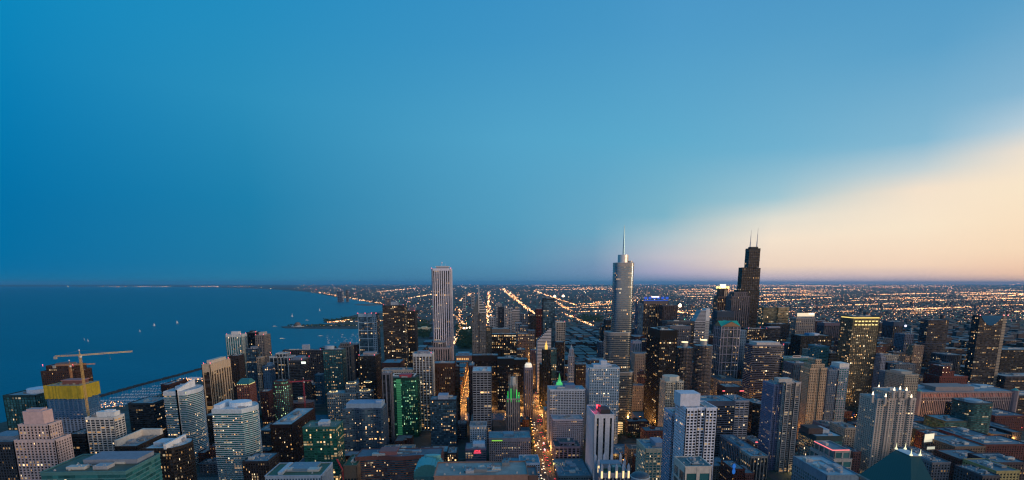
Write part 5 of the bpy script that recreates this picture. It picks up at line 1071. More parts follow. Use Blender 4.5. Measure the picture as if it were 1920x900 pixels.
t = sign('roof_sign', 'white framed dark lettered box on the teal banded tower roof', 1494, 668.5, 1196, 19, 4.4, None, 0); part(t, 'frame_edge', lambda m: [m.box(*q) for q in ((-9.5, 9.5, -.3, .1, 1.6, 2.4), (-9.5, 9.5, -.3, .1, -2.4, -1.6), (-9.5, -8.6, -.3, .1, -2.4, 2.4), (8.6, 9.5, -.3, .1, -2.4, 2.4))], plain((.85, .82, .85)))
t = sign('roof_sign', 'round white glowing globe on the grey shaft tower', 1697, 611, 1690, 3, 3, None, 0); part(t, 'globe', lambda m: m.ball((0, -2, 0), 3.6, 10), emit((.95, .85, 1), 1.2))
t = sign('roof_sign', 'band of blue crown lights along the roof of the tall curved tower', 1230, 558.5, 2046, 60, 6, None, 0); part(t, 'blue_light', lambda m: [m.box(-44+k*16, -33+k*16, -.5, .15, -5, 4) for k in range(6)], emit((.02, .12, .7), .4)); part(t, 'blue_light', lambda m: m.box(-46, 46, -.4, .12, -11, -8), emit((.02, .12, .7), .25)); part(t, 'white_light', lambda m: m.box(-17, 11, -.9, -.5, 2, 6), emit((1, .95, .85), 1.8))
t = sign('light_bar', 'glowing gold crown line of the big gold lit office tower', 1625, 596, 1226, 58, 2, None, 0); part(t, 'tube', lambda m: (m.box(-29, 30, -.3, .2, -1, .9), m.box(-29.4, -28.9, 0, 46, -1, .9)), emit((1, .72, .2), 1.1))
part(t, 'crown_window', lambda m: [m.box(-26+k*8, -21+k*8, -.3, .1, -9-8*j, -6.5-8*j) for k in range(7) for j in range(2)], emit((1, .8, .3), .9))
t = sign('light_bar', 'cream glowing panel put in as floodlight on the crown of the floodlit concrete tower', 1511, 590, 1896, 62, 10, None, 0); part(t, 'lit_panel', lambda m: (m.box(-31, 31, -.3, .15, -6, 6), ), emit((.85, .70, .48), .75)); part(t, 'bright_panel', lambda m: m.box(10, 29, -.6, -.3, 1, 5.5), emit((1, .9, .7), 1.4))  # crown floodlight put in as glowing panels
t = sign('light_bar', 'pink red neon line along the front roof edge of the postmodern tower', 1577, 844, 560, 19, .6, None, 0); part(t, 'tube', lambda m: (m.box(-9.5, 9.5, -.2, .15, -.3, .4), m.box(-9.8, -9.4, 0, 34, -.3, .4)), emit((1, .2, .2), 1.5))
t = sign('wall_sign', 'tall blue lit oval sign on the brick block', 1376, 879, 738, 5, 14, None, 0); part(t, 'oval', lambda m: (m.prism(ell(0, 0, 2.4, .2, 20), -1, 0),), plain((.1, .2, .5))); part(t, 'lit_oval', lambda m: [m.q([(2.4*cos(2*pi*k/20), -.3, 4*sin(2*pi*k/20)+o_) for k in range(20)]) for o_ in (4, -4)], emit((.03, .2, .7), .5))
t = sign('light_bar', 'green glowing strip on the wide grey hotel block', 932, 826, 898, 20, 1.6, None, 0); part(t, 'tube', lambda m: m.box(-9, 9, -.9, -.4, -.8, .8), emit((.35, .85, .08), .6))
t = sign('roof_sign', 'orange lit lettering row above the pale blue white block', 896, 795.5, 1018, 22, 3, None, 0); part(t, 'letters', lambda m: [m.box(-9+k*3, -7+k*3, -.3, .1, -1.2, 1.2) for k in range(7)], emit((1, .55, .1), 1.6))
# pinnacle lights of the floodlit cream tower
for i, (u, v) in enumerate(((1637, 737), (1648, 724), (1663, 728), (1661, 741), (1677, 729), (1688, 727), (1700, 729), (1709, 742))):
    D = 757 if i not in (1, 2) else 800; x, _, z = at_y(u, v, D)
    q = empty('roof_pinnacle', (x, D, z-5), 'glowing white pinnacle on the floodlit cream tower, number counted from the left along its roof' if 0 else 'glowing pinnacle light on the roof of the floodlit cream tower', 'roof lantern', 'glowing pinnacles of the floodlit cream tower')
    part(q, 'plinth', lambda m: m.prism(rect(-1.4, 1.4, -1.4, 1.4), -9, 2.6), wall((.6, .52, .46))); part(q, 'lamp', lambda m: m.tube((0, 0, 2.6), (0, 0, 7.2), 1.35, .4, 8), emit((1, .78, .5), 2.2))
# lit drum next to the curved tower, river terrace
t, cx, z, W_ = root('lit_drum', 1158, 1170, 794, 1060, 14, 'round drum of glowing amber bands at the foot of the curved glass skyscraper', 'pavilion'); a = W_/2
part(t, 'core', lambda m: m.prism(ell(0, 0, a*.9, a*.9, 20), 0, z), emit((1, .66, .28), .75)); part(t, 'bands', lambda m: [m.prism(ell(0, 0, a, a, 20), k*4, k*4+1.5) for k in range(int(z/4)+1)], wall((.3, .28, .25)))
# far landmarks: planetarium, field museum, pavilions
t, cx, z, W_ = root('planetarium', 546, 566, 613, 3900, 50, 'domed planetarium at the tip of the lakeside peninsula', 'planetarium'); 
part(t, 'base', lambda m: m.prism(ell(0, 0, 45, 30, 12), 0, 9), wall((.7, .68, .66))); part(t, 'dome', lambda m: [m.prism(ell(0, 0, 22*cos(k*pi/12), 22*cos(k*pi/12), 16), 9+22*sin(k*pi/12), 9+22*sin((k+1)*pi/12)) for k in range(6)], plain((.16, .13, .13)))
t, cx, z, W_ = root('museum', 782, 806, 606, 3500, 70, 'pale classical museum lit in warm light at the lake end of the park', 'museum'); a = W_/2
part(t, 'wall', lambda m: (m.box(-a, a, -30, 30, 0, 20), m.box(-a*.4, a*.4, -36, 30, 0, 27)), wall((.9, .66, .48))); part(t, 'columns', lambda m: [m.tube((-a+4+k*6, -31, 0), (-a+4+k*6, -31, 17), 1) for k in range(int(a/3)-1)], wall((.8, .6, .45)))  # warm light put into the wall and column colours
t, cx, z, W_ = root('stadium_bowl', 722, 744, 607, 4200, 60, 'pale low exhibition hall by the harbour behind the dark towers', 'hall'); a = W_/2
part(t, 'wall', lambda m: m.box(-a, a, -30, 30, 0, 24), wall((.7, .7, .72))); part(t, 'roof', lambda m: m.prism(rect(-a-4, a+4, -34, 34), 24, 27), roofm((.5, .5, .52)))
t, cx, z, W_ = root('park_pavilion', 855, 884, 667, 2150, 70, 'long arcaded cultural building with warm lit arches beside the white marble tower', 'building'); a = W_/2
part(t, 'wall', lambda m: m.box(-a, a, -35, 35, 0, z), wall((.5, .36, .30))); part(t, 'lit_arch', lambda m: [m.box(-a+3+k*7, -a+6.5+k*7, -35.6, -35.1, 3, z*.55) for k in range(int(a/3.5)-1)], emit((1, .5, .16), 1.0)); part(t, 'roof', lambda m: (m.prism(rect(-a-2, a+2, -37, 37), z, z+2), m.prism(rect(-a*.8, a*.7, -20, 25), z+2, z+9)), roofm((.25, .36, .45)))
t = empty('beacon_pylon', (at_y(1780, 0, 1600)[0], 1600, 0), 'thin tower with a ladder of yellow lights right of the rounded base tower', 'tower'); zz = vz(1780, 628, 1600)
part(t, 'shaft', lambda m: m.prism(rect(-2, 6, -3, 3), 0, zz), plain((.12, .13, .16))); part(t, 'lamps', lambda m: [m.box(-3, 7, -3.6, -3.1, zz-4-k*13, zz-2.4-k*13) for k in range(10)], emit((1, .8, .4), 1.4))
t = empty('chimney', (at_y(1790, 0, 1900)[0], 1900, 0), 'pale slender chimney beyond the ladder of yellow lights', 'chimney'); zz = vz(1790, 616, 1900)
part(t, 'stack', lambda m: m.tube((0, 0, 0), (0, 0, zz), 4, 3, 10), plain((.2, .3, .36))); part(t, 'cap', lambda m: m.tube((0, 0, zz), (0, 0, zz+2), 3.4, 3.4, 10), plain((.5, .5, .5)))

# ------------------------------------------------------------------ ordinary blocks between the towers
rb = random.Random(11)
def clear(x0, x1, y0, y1, m=3, fr_=0):
    for q in FOOT:
        if x0 < q[1]+m and x1 > q[0]-m and y0 < q[3]+m and y1 > q[2]-m-fr_*(q[2] < 1000 and q[5] > 30): return False
    return True
def mich_x(y):
    for i in range(len(MICH)-1):
        if MICH[i][1] <= y <= MICH[i+1][1]: f = (y-MICH[i][1])/(MICH[i+1][1]-MICH[i][1]); return MICH[i][0]+f*(MICH[i+1][0]-MICH[i][0])
    return 140
xs = sorted(NS+NS2+[105]); cells = []
def shore_x(y): return -200 if y < 900 else (-380 if y < 1900 else -340)
for yi in [505+115*i for i in range(-1, 30)]:
    for i in range(-1, len(xs)):
        xa = xs[i]+9 if i >= 0 else -560; xb = (xs[i+1]-9) if i+1 < len(xs) else 3500
        if i == -1: xb = xs[0]-9
        if xb-xa < 20 or yi+115 > 3700: continue
        nx = max(1, round((xb-xa)/rb.uniform(34, 60))); ny = rb.choice([1, 2, 2, 3]); ya, yb = yi+9, yi+106
        for a_ in range(nx):
            for b_ in range(ny):
                x0 = xa+(xb-xa)*a_/nx+1; x1 = xa+(xb-xa)*(a_+1)/nx-1; y0 = ya+(yb-ya)*b_/ny+1; y1 = ya+(yb-ya)*(b_+1)/ny-1
                x0 += rb.uniform(0, 4); x1 -= rb.uniform(0, 4); y0 += rb.uniform(0, 3); y1 -= rb.uniform(0, 5)
                mx = mich_x((y0+y1)/2)
                if x0 < mx+19 and x1 > mx-19:
                    if (x0+x1)/2 < mx: x1 = mx-19
                    else: x0 = mx+19
                if x1-x0 < 12: continue
                if y1 > 1186 and y0 < 1264: continue
                if x1 > 900 and x0 < 1420 and y0 > 1150 and abs((y0+y1)/2-(1225+max(0, (x0-900))*.27)) < 75: continue
                if x1 > 1300 and x0 < 1430 and y0 > 1400: continue
                if x0 < -330 and y0 > 1900: continue
                if -250 < x1 and x0 < 70 and 1900 < y0 < 3600: continue      # the park
                if x0 < -330+(-90 if y0 > 1300 else 0) and rb.random() < .4: continue
                X_, Y_ = (x0+x1)/2, (y0+y1)/2
                if x0 > 1500 and y0 < 0: continue
                p = proj(X_, Y_, 20)
                if not p or p[0] < -30 or p[0] > 1950 or p[1] > 925: continue
                if 1745 < p[0] < 1885 and p[1] > 842 and rb.random() < .7: continue
                if X_ > 520 and Y_ < 1190 and rb.random() < .14: continue
                if not clear(x0, x1, y0, y1, 3, 46): continue
                # zone heights
                if Y_ < 1190:
                    if X_ < 80: hh = rb.choice([12, 16, 20, 26, 34])
                    elif X_ < 500: hh = rb.choice([10, 14, 18, 24, 32, 44])
                    else: hh = rb.choice([7, 8, 10, 11, 13, 16, 20])
                elif Y_ < 2400 and X_ < 1300: hh = rb.choice([40, 50, 60, 70, 85, 100, 115, 130] if X_ > 250 else [30, 42, 50, 60, 75, 90, 105]) if Y_ > 1330 else rb.choice([25, 34, 45, 60])
                elif Y_ < 3700 and X_ < 900: hh = rb.choice([15, 20, 28, 40, 60])
                else: hh = rb.choice([8, 10, 14, 18, 24, 36])
                pt = proj(X_, y0, hh)
                if 690 < pt[0] < 900 and Y_ > 1260: hh = min(hh, 30)
                if 1010 < pt[0] < 1145 and Y_ > 1300: hh = min(hh, 48 if Y_ < 1900 else 26)
                cells.append((x0, x1, y0, y1, hh))
cells.sort(key=lambda q: q[2]+abs(q[0])*.2)
cells.sort(key=lambda q: -((q[1]-q[0])*(q[4]+12)/(q[2]+q[3])**2))
protos = []
PC = [((.20, .085, .075), 'brick'), ((.30, .13, .10), 'brick'), ((.34, .31, .28), 'stone'), ((.46, .42, .37), 'stone'), ((.13, .13, .15), 'dark'), ((.22, .24, .27), 'grey'), ((.15, .08, .07), 'brick'), ((.40, .30, .24), 'stone')]
WORD = {'brick': 'low red brick block', 'stone': 'pale stone block', 'dark': 'dark low block', 'grey': 'grey low block'}
def blockgroup(name_, x_, y_):
    z_ = 'in the low district at the right' if y_ < 1190 and x_ > 500 else ('among the towers north of the river' if y_ < 1190 else ('between the downtown towers' if y_ < 2500 else 'in the hazy southern district'))
    return z_
def simple_block(x0, x1, y0, y1, hh, ci):
    c, word = PC[ci]; zone = blockgroup('', (x0+x1)/2, (y0+y1)/2)
    lab = WORD[word]+' with a flat roof '+zone
    t = empty('city_block', ((x0+x1)/2, (y0+y1)/2, 0), lab, 'low building', 'ordinary '+word+' blocks '+zone)
    a, b = (x1-x0)/2, (y1-y0)/2; G = MB(); Wm = MB(); CURD[0] = y0
    lsh = rb.random() < .3 and a > 14 and b > 14
    p = rect(-a, a, -b, b) if not lsh else [(-a, -b), (a*.1, -b), (a*.1, -b*.1), (a, -b*.1), (a, b), (-a, b)]
    fh = 3.8; bay = rb.choice([3.6, 4.2, 5])
    facade(G, Wm, p, 0, hh, kind='g', fh=fh, bay=bay, pw=bay*.48, sh=1.7, dp=.4, crown=1.8)
    G.build('windows', glass('dark' if hh > 30 else 'black', rb.choice([.04, .08, .13]), .02), t); Wm.build('wall', wall(c), t)
    rc = rb.choice([(.06, .13, .19), (.10, .17, .22), (.06, .07, .08), (.15, .20, .25), (.08, .11, .14), (.22, .25, .29)])
    roof_bits(t, p, hh, c, rc, rb.choice([1, 2, 3]), .9, seed=rb.randint(0, 99999))
    if rb.random() < .3:
        m = MB(); m.box(-a*.3, a*.1, -b*.05, b*.6, hh, hh+rb.uniform(3, 5)); m.build('stair_house', wall(c), t)
    if word == 'brick' and rb.random() < .25:
        m = MB(); cx_, cy_ = a*.4, -b*.3
        for s_ in ((-1, -1), (1, -1), (-1, 1), (1, 1)): m.tube((cx_+s_[0]*1.5, cy_+s_[1]*1.5, hh), (cx_+s_[0]*1.5, cy_+s_[1]*1.5, hh+4), .15, None, 4)
        m.tube((cx_, cy_, hh+4), (cx_, cy_, hh+8), 2.3, 2.3, 12); m.tube((cx_, cy_, hh+8), (cx_, cy_, hh+9.4), 2.4, .1, 12); m.build('water_tank', plain((.10, .07, .05)), t)
    return t
for q in cells[:285]: simple_block(*q, rb.choice([0, 1, 2, 3, 4, 5, 6, 7] if q[2] < 1190 else [2, 3, 4, 5, 5, 7, 0, 4]))
# everything smaller and farther: the endless city
rest = MB(); FG = MB()
def cheap(x0, x1, y0, y1, hh, mi): 
    CURD[0] = y0
    facade(FG, rest, rect(x0, x1, y0, y1), 0, hh, kind='h', fh=4.5, bay=5, sh=2.6, dp=.4, crown=1.5) if y0 < 2600 else None
    if y0 >= 2600:
        for (p, q) in (((x0, y0), (x1, y0)), ((x1, y0), (x1, y1)), ((x1, y1), (x0, y1)), ((x0, y1), (x0, y0))): rest.q([(*p, 0), (*q, 0), (*q, hh), (*p, hh)], mi=mi)
    rest.q([(x0, y0, hh), (x1, y0, hh), (x1, y1, hh), (x0, y1, hh)], mi=rb.choice([3, 3, 4, 5, 5, 6]))
for q in cells[285:]: cheap(*q, rb.randint(0, 2))
def on_land(x, y):
    u, v = proj(x, y, 0)
    if not (-20 < u < 1940): return False
    sh = [(480, 541), (540, 544), (575, 547), (600, 551), (630, 557), (660, 560.5), (690, 566), (715, 572), (745, 582)]
    if u < 745:
        for i in range(len(sh)-1):
            if sh[i][0] <= u <= sh[i+1][0]:
                f = (u-sh[i][0])/(sh[i+1][0]-sh[i][0]); return v < sh[i][1]+f*(sh[i+1][1]-sh[i][1])-.4
        return v < 538 and u > 60
    return True
for k in range(6500):
    y = 3700*(14000/3700)**rb.random(); x = rb.uniform(-.45, 1.0)*y
    x = round(x/60)*60+rb.uniform(-10, 10); y = round(y/80)*80+rb.uniform(-12, 12)
    if not on_land(x, y) or abs(x-148) < 25: continue
    s = rb.uniform(8, 30); d = rb.uniform(8, 30); hh = rb.choice([5, 6, 7, 8, 8, 10, 12, 16]) + (rb.uniform(15, 50) if rb.random() < .02 else 0)
    cheap(x-s/2, x+s/2, y-d/2, y+d/2, hh, rb.randint(0, 2))
o = rest.build('city_blocks', [wall((.16, .11, .10)), wall((.22, .22, .23)), wall((.10, .11, .13)), roofm((.09, .13, .18)), roofm((.20, .22, .25)), roofm((.05, .06, .08)), roofm((.14, .11, .10))])
tag(o, 'endless low blocks of the city spreading south to the horizon', 'city blocks', kind='stuff')
g = FG.build('windows', glass('black', .10, 0), o)

# ------------------------------------------------------------------ trees
def tree_mass(name, label, polys, n, hmin, hmax, kind):
    m = MB(); rr = random.Random(9)
    for k in range(n):
        P = rr.choice(polys); u = rr.uniform(P[0], P[1]); v = rr.uniform(P[2], P[3]); x, y = at_z(u, v)
        if not clear(x-6, x+6, y-6, y+6, 0): continue
        hh = rr.uniform(hmin, hmax)
        m.tube((x, y, 0), (x, y, hh*.5), .5, .25, 4, mi=1)
        for j in range(5):
            cx, cy_, cz = x+rr.uniform(-.35, .35)*hh, y+rr.uniform(-.35, .35)*hh, hh*rr.uniform(.45, .9); r = hh*rr.uniform(.16, .3)
            for f in range(9):
                a1, a2 = rr.uniform(0, 2*pi), rr.uniform(-.3, 1.3); c0 = Vector((cx+r*cos(a1)*cos(a2), cy_+r*sin(a1)*cos(a2), cz+r*sin(a2)))
                e1 = Vector((rr.uniform(-1, 1), rr.uniform(-1, 1), rr.uniform(-.5, .5))).normalized()*r*.55; e2 = Vector((rr.uniform(-1, 1), rr.uniform(-1, 1), rr.uniform(-.5, 1))).normalized()*r*.55
                m.q([c0-e1, c0-e2, c0+e1, c0+e2])
    o = m.build(name, [plain((.035, .075, .03), .9), plain((.06, .045, .03), .9)]); return tag(o, label, 'trees', kind=kind)
tree_mass('park_trees', 'dark tree canopy of the park on both sides of the white marble tower', [(764, 808, 603, 636), (856, 886, 612, 655)], 520, 14, 22, 'stuff')
tree_mass('peninsula_trees', 'dark low trees along the wooded lakeside peninsula', [(606, 660, 600.5, 604.5), (540, 740, 611.5, 614), (640, 700, 597, 602)], 260, 10, 18, 'stuff')
tree_mass('rail_trees', 'green open patch of trees and grass in the southern rail district', [(1085, 1130, 592, 604)], 160, 14, 20, 'stuff')
def tree(x, y, hh, label, group):
    t = empty('street_tree', (x, y, ZR), label, 'tree', group); rr = random.Random(int(x*7+y))
    tr = MB(); tr.tube((0, 0, 0), (.2, 0, hh*.5), .35, .18, 6); tr.tube((.2, 0, hh*.45), (1.2, .8, hh*.8), .16, .06, 4); tr.tube((.2, 0, hh*.45), (-1.1, -.5, hh*.75), .16, .06, 4); tr.build('trunk', plain((.06, .045, .03), .9), t)
    m = MB()
    for j in range(7):
        cx, cy_, cz = rr.uniform(-.26, .26)*hh, rr.uniform(-.26, .26)*hh, hh*rr.uniform(.45, .88); r = hh*rr.uniform(.14, .24)
        for f in range(16):
            a1, a2 = rr.uniform(0, 2*pi), rr.uniform(-.8, 1.4); c0 = Vector((cx+r*cos(a1)*cos(a2), cy_+r*sin(a1)*cos(a2), cz+r*sin(a2)))
            e1 = Vector((rr.uniform(-1, 1), rr.uniform(-1, 1), rr.uniform(-.5, .5))).normalized()*r*.4; e2 = Vector((rr.uniform(-1, 1), rr.uniform(-1, 1), rr.uniform(-.5, 1))).normalized()*r*.4
            m.q([c0-e1, c0-e2, c0+e1, c0+e2])
    m.build('crown', plain((.04, .085, .03), .9), t); return t
tproto = tree(mich_x(860)+16.5, 860, 9, 'small street tree on the pavement of the brightly lit avenue', 'street trees along the lit avenue')
n_ = 0
for k in range(1, 46):
    y = 860+k*14; s = 1 if k % 2 else -1; x = mich_x(y)+s*16.3
    if 1170 < y < 1280 or not clear(x-2, x+2, y-2, y+2, 0): continue
    c_ = copy_tree(tproto); c_.location = (x, y, ZR); c_.rotation_euler.z = k*1.3
rr = random.Random(21)
for grp, (u0, u1, v0, v1), n_ in (('trees by the river bend behind the marble tower', (1160, 1200, 800, 826), 14), ('trees by the red lit crossing at the lower right', (1760, 1880, 858, 888), 18), ('trees beside the white and teal tower', (478, 500, 784, 796), 8)):
    tt = None; 
    for k in range(n_*3):
        x, y = at_z(rr.uniform(u0, u1), rr.uniform(v0, v1))
        if not clear(x-4, x+4, y-4, y+4, 0): continue
        c_ = copy_tree(tproto); c_.location = (x, y, .01); s = rr.uniform(1, 1.5); c_.scale = (s, s, s); c_['group'] = grp; c_['label'] = 'one of the round leafy '+grp

# ------------------------------------------------------------------ street lamps and their light
def lamp_proto(c, s, label, group, r=.8, hh=9):
    t = empty('street_lamp', (0, 0, 0), label, 'street lamp', group)
    part(t, 'pole', lambda m: (m.tube((0, 0, 0), (0, 0, hh), .14, .09, 6), m.tube((0, 0, hh-.3), (1.1, 0, hh), .08, .06, 4)), plain((.1, .1, .1)))
    part(t, 'lamp_head', lambda m: m.ball((1.1, 0, hh), r, 6, sz=.7), emit(c, s)); return t
OR = (1, .40, .09)
lp = lamp_proto(OR, 7, 'orange street lamp on the brightly lit central avenue', 'street lamps on the central avenue'); first = True; cnt = 0
def put(x, y, proto, rz=0, group=None, label=None, z=ZR):
    global cnt
    cnt += 1
    if not proto.get('used'): c_ = proto; proto['used'] = 1
    else: c_ = copy_tree(proto)
    c_.location = (x, y, z); c_.rotation_euler.z = rz
    if group: c_['group'] = group; c_['label'] = label
    return c_
y = 830
while y < 2300:
    for s in (-1, 1):
        x = mich_x(y)+s*14.6
        if not 1175 < y < 1275: put(x, y, lp, pi if s > 0 else 0)
    y += 26
NL = {}
for xr, y0, y1, st in ((-65, 1275, 1900, 24), (215, 860, 1170, 30), (325, 860, 1170, 30), (325, 1280, 1700, 40), (565, 900, 1170, 34), (690, 800, 1170, 36), (815, 780, 1170, 34), (945, 800, 1150, 36), (445, 900, 1170, 36), (1080, 900, 1150, 40)):
    y = y0
    while y < y1:
        for s in (-1, 1):
            if cnt < 292: put(xr+s*8.3, y+(st/2 if s > 0 else 0), lp, pi if s > 0 else 0, 'street lamps on the side streets', 'orange street lamp on a side street between the blocks')
        y += st
def plight(x, y, z, e, c=OR, r=2.5):
    l = bpy.data.lights.new('street_light', 'POINT'); l.energy = e; l.color = c; l.shadow_soft_size = r
    o = bpy.data.objects.new('street_light', l); C.objects.link(o); o.location = (x, y, z)
for y in list(range(860, 1175, 45))+list(range(1275, 2200, 60)):
    plight(mich_x(y)+(12 if (y//15) % 2 else -12), y, 10, 24000 if y < 1170 else 80000)
for y in range(1290, 1900, 60): plight(-65, y, 10, 42000)
for x in range(-230, 80, 38): plight(x, 1312, 10, 70000)
for x, y, e in ((215, 900, 25000), (215, 980, 30000), (215, 1060, 40000), (300, 1140, 120000), (325, 1060, 80000), (325, 1130, 130000), (325, 1300, 140000), (445, 1080, 70000), (445, 1150, 90000), (215, 1130, 90000), (565, 1310, 110000), (690, 1310, 110000), (445, 1310, 110000), (565, 1000, 30000), (565, 1080, 50000), (565, 1150, 60000), (690, 900, 25000), (-20, 1285, 60000), (40, 1290, 60000), (-140, 1290, 60000), (150, 1285, 60000), (250, 1180, 40000), (-185, 1150, 30000), (-320, 1150, 30000)):
    plight(x, y, 10, e)
for u, v, e, c in ((1800, 846, 30000, OR), (1850, 850, 30000, OR), (1770, 878, 30000, (1, .3, .15)), (1890, 868, 26000, OR), (1740, 838, 26000, OR), (1900, 830, 26000, OR), (1820, 866, 30000, OR), (1790, 868, 36000, (1, .22, .12)), (1760, 858, 20000, (1, .5, .2)), (1830, 880, 22000, OR), (1860, 872, 16000, OR), (1490, 885, 20000, (1, .7, .3)), (1450, 880, 14000, (1, .7, .3))):
    x, y = at_z(u, v); plight(x, y, 9, e, c)
for u, v, s, e in ((832, 690, 0, 0),):
    for k in range(6): plight(at_y(818+k*6, 740, 1149)[0], 1146, 40, 16000, (1, .5, .12), 1)
for x in (690, 815, 945, 1080):
    for y in (620, 735, 850, 965, 1080):
        q_ = proj(x, y, 0)
        if q_[0] < 1930 and q_[1] < 915: plight(x+4, y+4, 10, 52000)
# far city lights: strings of lamps along the grid plus scatter; far too many to count
rl = random.Random(31)
CL = MB()
def dot(x, y, r, mi, z=8):
    P = [(x+r, y, z), (x, y+r, z), (x-r, y, z), (x, y-r, z)]; T_ = (x, y, z+r); B_ = (x, y, z-r)
    for i in range(4): CL.q([P[i], P[(i+1) % 4], T_], mi=mi); CL.q([P[(i+1) % 4], P[i], B_], mi=mi)
def pick(): 
    a = rl.random(); return 0 if a < .58 else (1 if a < .8 else (2 if a < .93 else (3 if a < .97 else 4)))
def rad(y, k=1.0): return k*.72*(.8+y*.00038)*rl.choice([.6, .8, 1, 1, 1.5])
def string(px, n, k=1.2, jit=.002, mi=None):
    P = [Vector(at_z(*q)) for q in px]
    # evenly in pixels
    seg = [(px[i], px[i+1]) for i in range(len(px)-1)]
    for i in range(n):
        a, b_ = rl.choice(seg) if len(seg) > 1 else seg[0]; f = rl.random(); u, v = a[0]+(b_[0]-a[0])*f, a[1]+(b_[1]-a[1])*f
        x, y = at_z(u, v); dot(x+rl.gauss(0, jit*y), y, rad(y, k), (0 if rl.random() < .8 else 1) if mi is None else mi)
string([(940, 541), (1003, 590)], 330, 1.25); string([(943, 541), (970, 560)], 60, 1.4); string([(1000, 545), (1080, 573)], 130, 1.3); string([(1040, 565), (1074, 586)], 60, 1.3); string([(1060, 590), (1110, 612)], 120, 1.2)
string([(917, 546), (916, 575)], 90, 1.5, .0012); string([(916, 575), (915, 615)], 140, 1.5, .003); string([(947, 592), (961, 624)], 110, 1.5, .002); string([(700, 548), (820, 541)], 0); string([(711, 547), (784, 540)], 80, 1.3)
string([(862, 565), (885, 550)], 60, 1.4); string([(858, 575), (864, 590), (858, 600)], 40, 1.2); string([(848, 590), (872, 610), (866, 640)], 90, 1.1, .002); string([(868, 606), (850, 648)], 110, 1.3, .002); string([(765, 560), (810, 552)], 60, 1.3)
string([(535, 612), (742, 612.5)], 40, .7, .0001); string([(628, 605), (660, 600)], 90, 1.5, .001); string([(600, 549), (720, 571)], 110, 1.2, .003); string([(610, 606), (742, 602)], 60, 1.1, .002); string([(1090, 575), (1160, 570)], 60, 1.3); string([(1080, 586), (1160, 583)], 60, 1.3); string([(1268, 585), (1330, 596)], 120, 1.6, .003); string([(1420, 567), (1560, 558)], 160, 1.3, .002)
for k in range(70):   # strings running east and west, seen as level dashes
    v = 534.5+56*rl.random()**1.5; u0 = rl.choice([rl.uniform(980, 1900), rl.uniform(1250, 1900)]); L_ = rl.uniform(30, 180); sl_ = -.06*(1 if u0 > 1300 else .4)
    string([(u0, v), (min(1930, u0+L_), v+sl_*L_*rl.uniform(0, .6))], int(L_*.75), 1.15, .0015, None)
string([(1790, 548), (1925, 552)], 150, 1.4, .002); string([(1640, 553), (1780, 550)], 120, 1.4, .002); string([(1300, 541), (1620, 543)], 160, 1.2); string([(1850, 543.5), (1930, 545)], 60, 1.3)
for k in range(7600):
    v = 533.6+72*rl.random()**1.7; u = rl.uniform(560, 1930) if rl.random() < .6 else rl.uniform(1150, 1930)
    x, y = at_z(u, v)
    if not on_land(x, y): continue
    dot(x, y, rad(y, .8 if rl.random() < .9 else 1.5), pick())
for k in range(200):
    u = rl.choice([rl.gauss(220, 12), rl.gauss(265, 10), rl.gauss(305, 8), rl.gauss(385, 14), rl.gauss(400, 12), rl.gauss(455, 18), rl.uniform(90, 480), rl.uniform(480, 700)]); x, y = at_z(u, rl.uniform(536.6, 538.2) if u < 480 else rl.uniform(538, 542)); dot(x, y, rad(y, .95), rl.choice([1, 2, 1, 0]))
for k in range(500):
    v = rl.uniform(600, 720); u = rl.uniform(900, 1900); x, y = at_z(u, v)
    if clear(x-3, x+3, y-3, y+3): dot(x, y, rad(y, .75), pick(), 9)
for k in range(130):
    x, y = at_z(rl.uniform(1740, 1915), rl.uniform(800, 890))
    if clear(x-2, x+2, y-2, y+2): dot(x, y, rl.choice([.9, 1.1, 1.4]), rl.choice([0, 0, 1, 0, 3]), 10)
for xr in (565, 690, 815, 945, 1080, 1215, 1350, 1500):
    for k in range(60):
        y = rl.uniform(600, 1180); x = xr+rl.choice([-8, 8, -3, 3, 0])
        if rl.random() < .5: y = rl.choice(EW)+rl.choice([-6, 6, 0]); x = rl.uniform(560, 1500)
        if clear(x-1, x+1, y-1, y+1, 0): dot(x, y, rl.choice([.7, .9, 1.2]), rl.choice([0, 0, 0, 1, 0, 3, 4]), rl.choice([1.2, 9]))
for k in range(90):
    x, y = at_z(*((rl.uniform(338, 388), rl.uniform(712, 720)) if rl.random() < .35 else (rl.uniform(180, 300), rl.uniform(757, 768)))); 
    if clear(x-2, x+2, y-2, y+2): dot(x, y, 1.1, 0, 6)
for u, v, r in ((1040, 557.5, 34), (1056, 557, 34), (870, 621, 7), (875, 621, 7), (881, 620, 7), (1275, 576, 30)):
    x, y = at_z(u, v); dot(x, y, r, 1, 20)
EM = [emit((1, .44, .16), 4.2), emit((1, .72, .45), 4.2), emit((1, .5, .45), 2.6), emit((1, .12, .1), 2.5), emit((.25, 1, .6), 2.0)]
o = CL.build('city_lights', EM); tag(o, 'countless orange and white lights of the city reaching the horizon', 'city lights', kind='stuff')

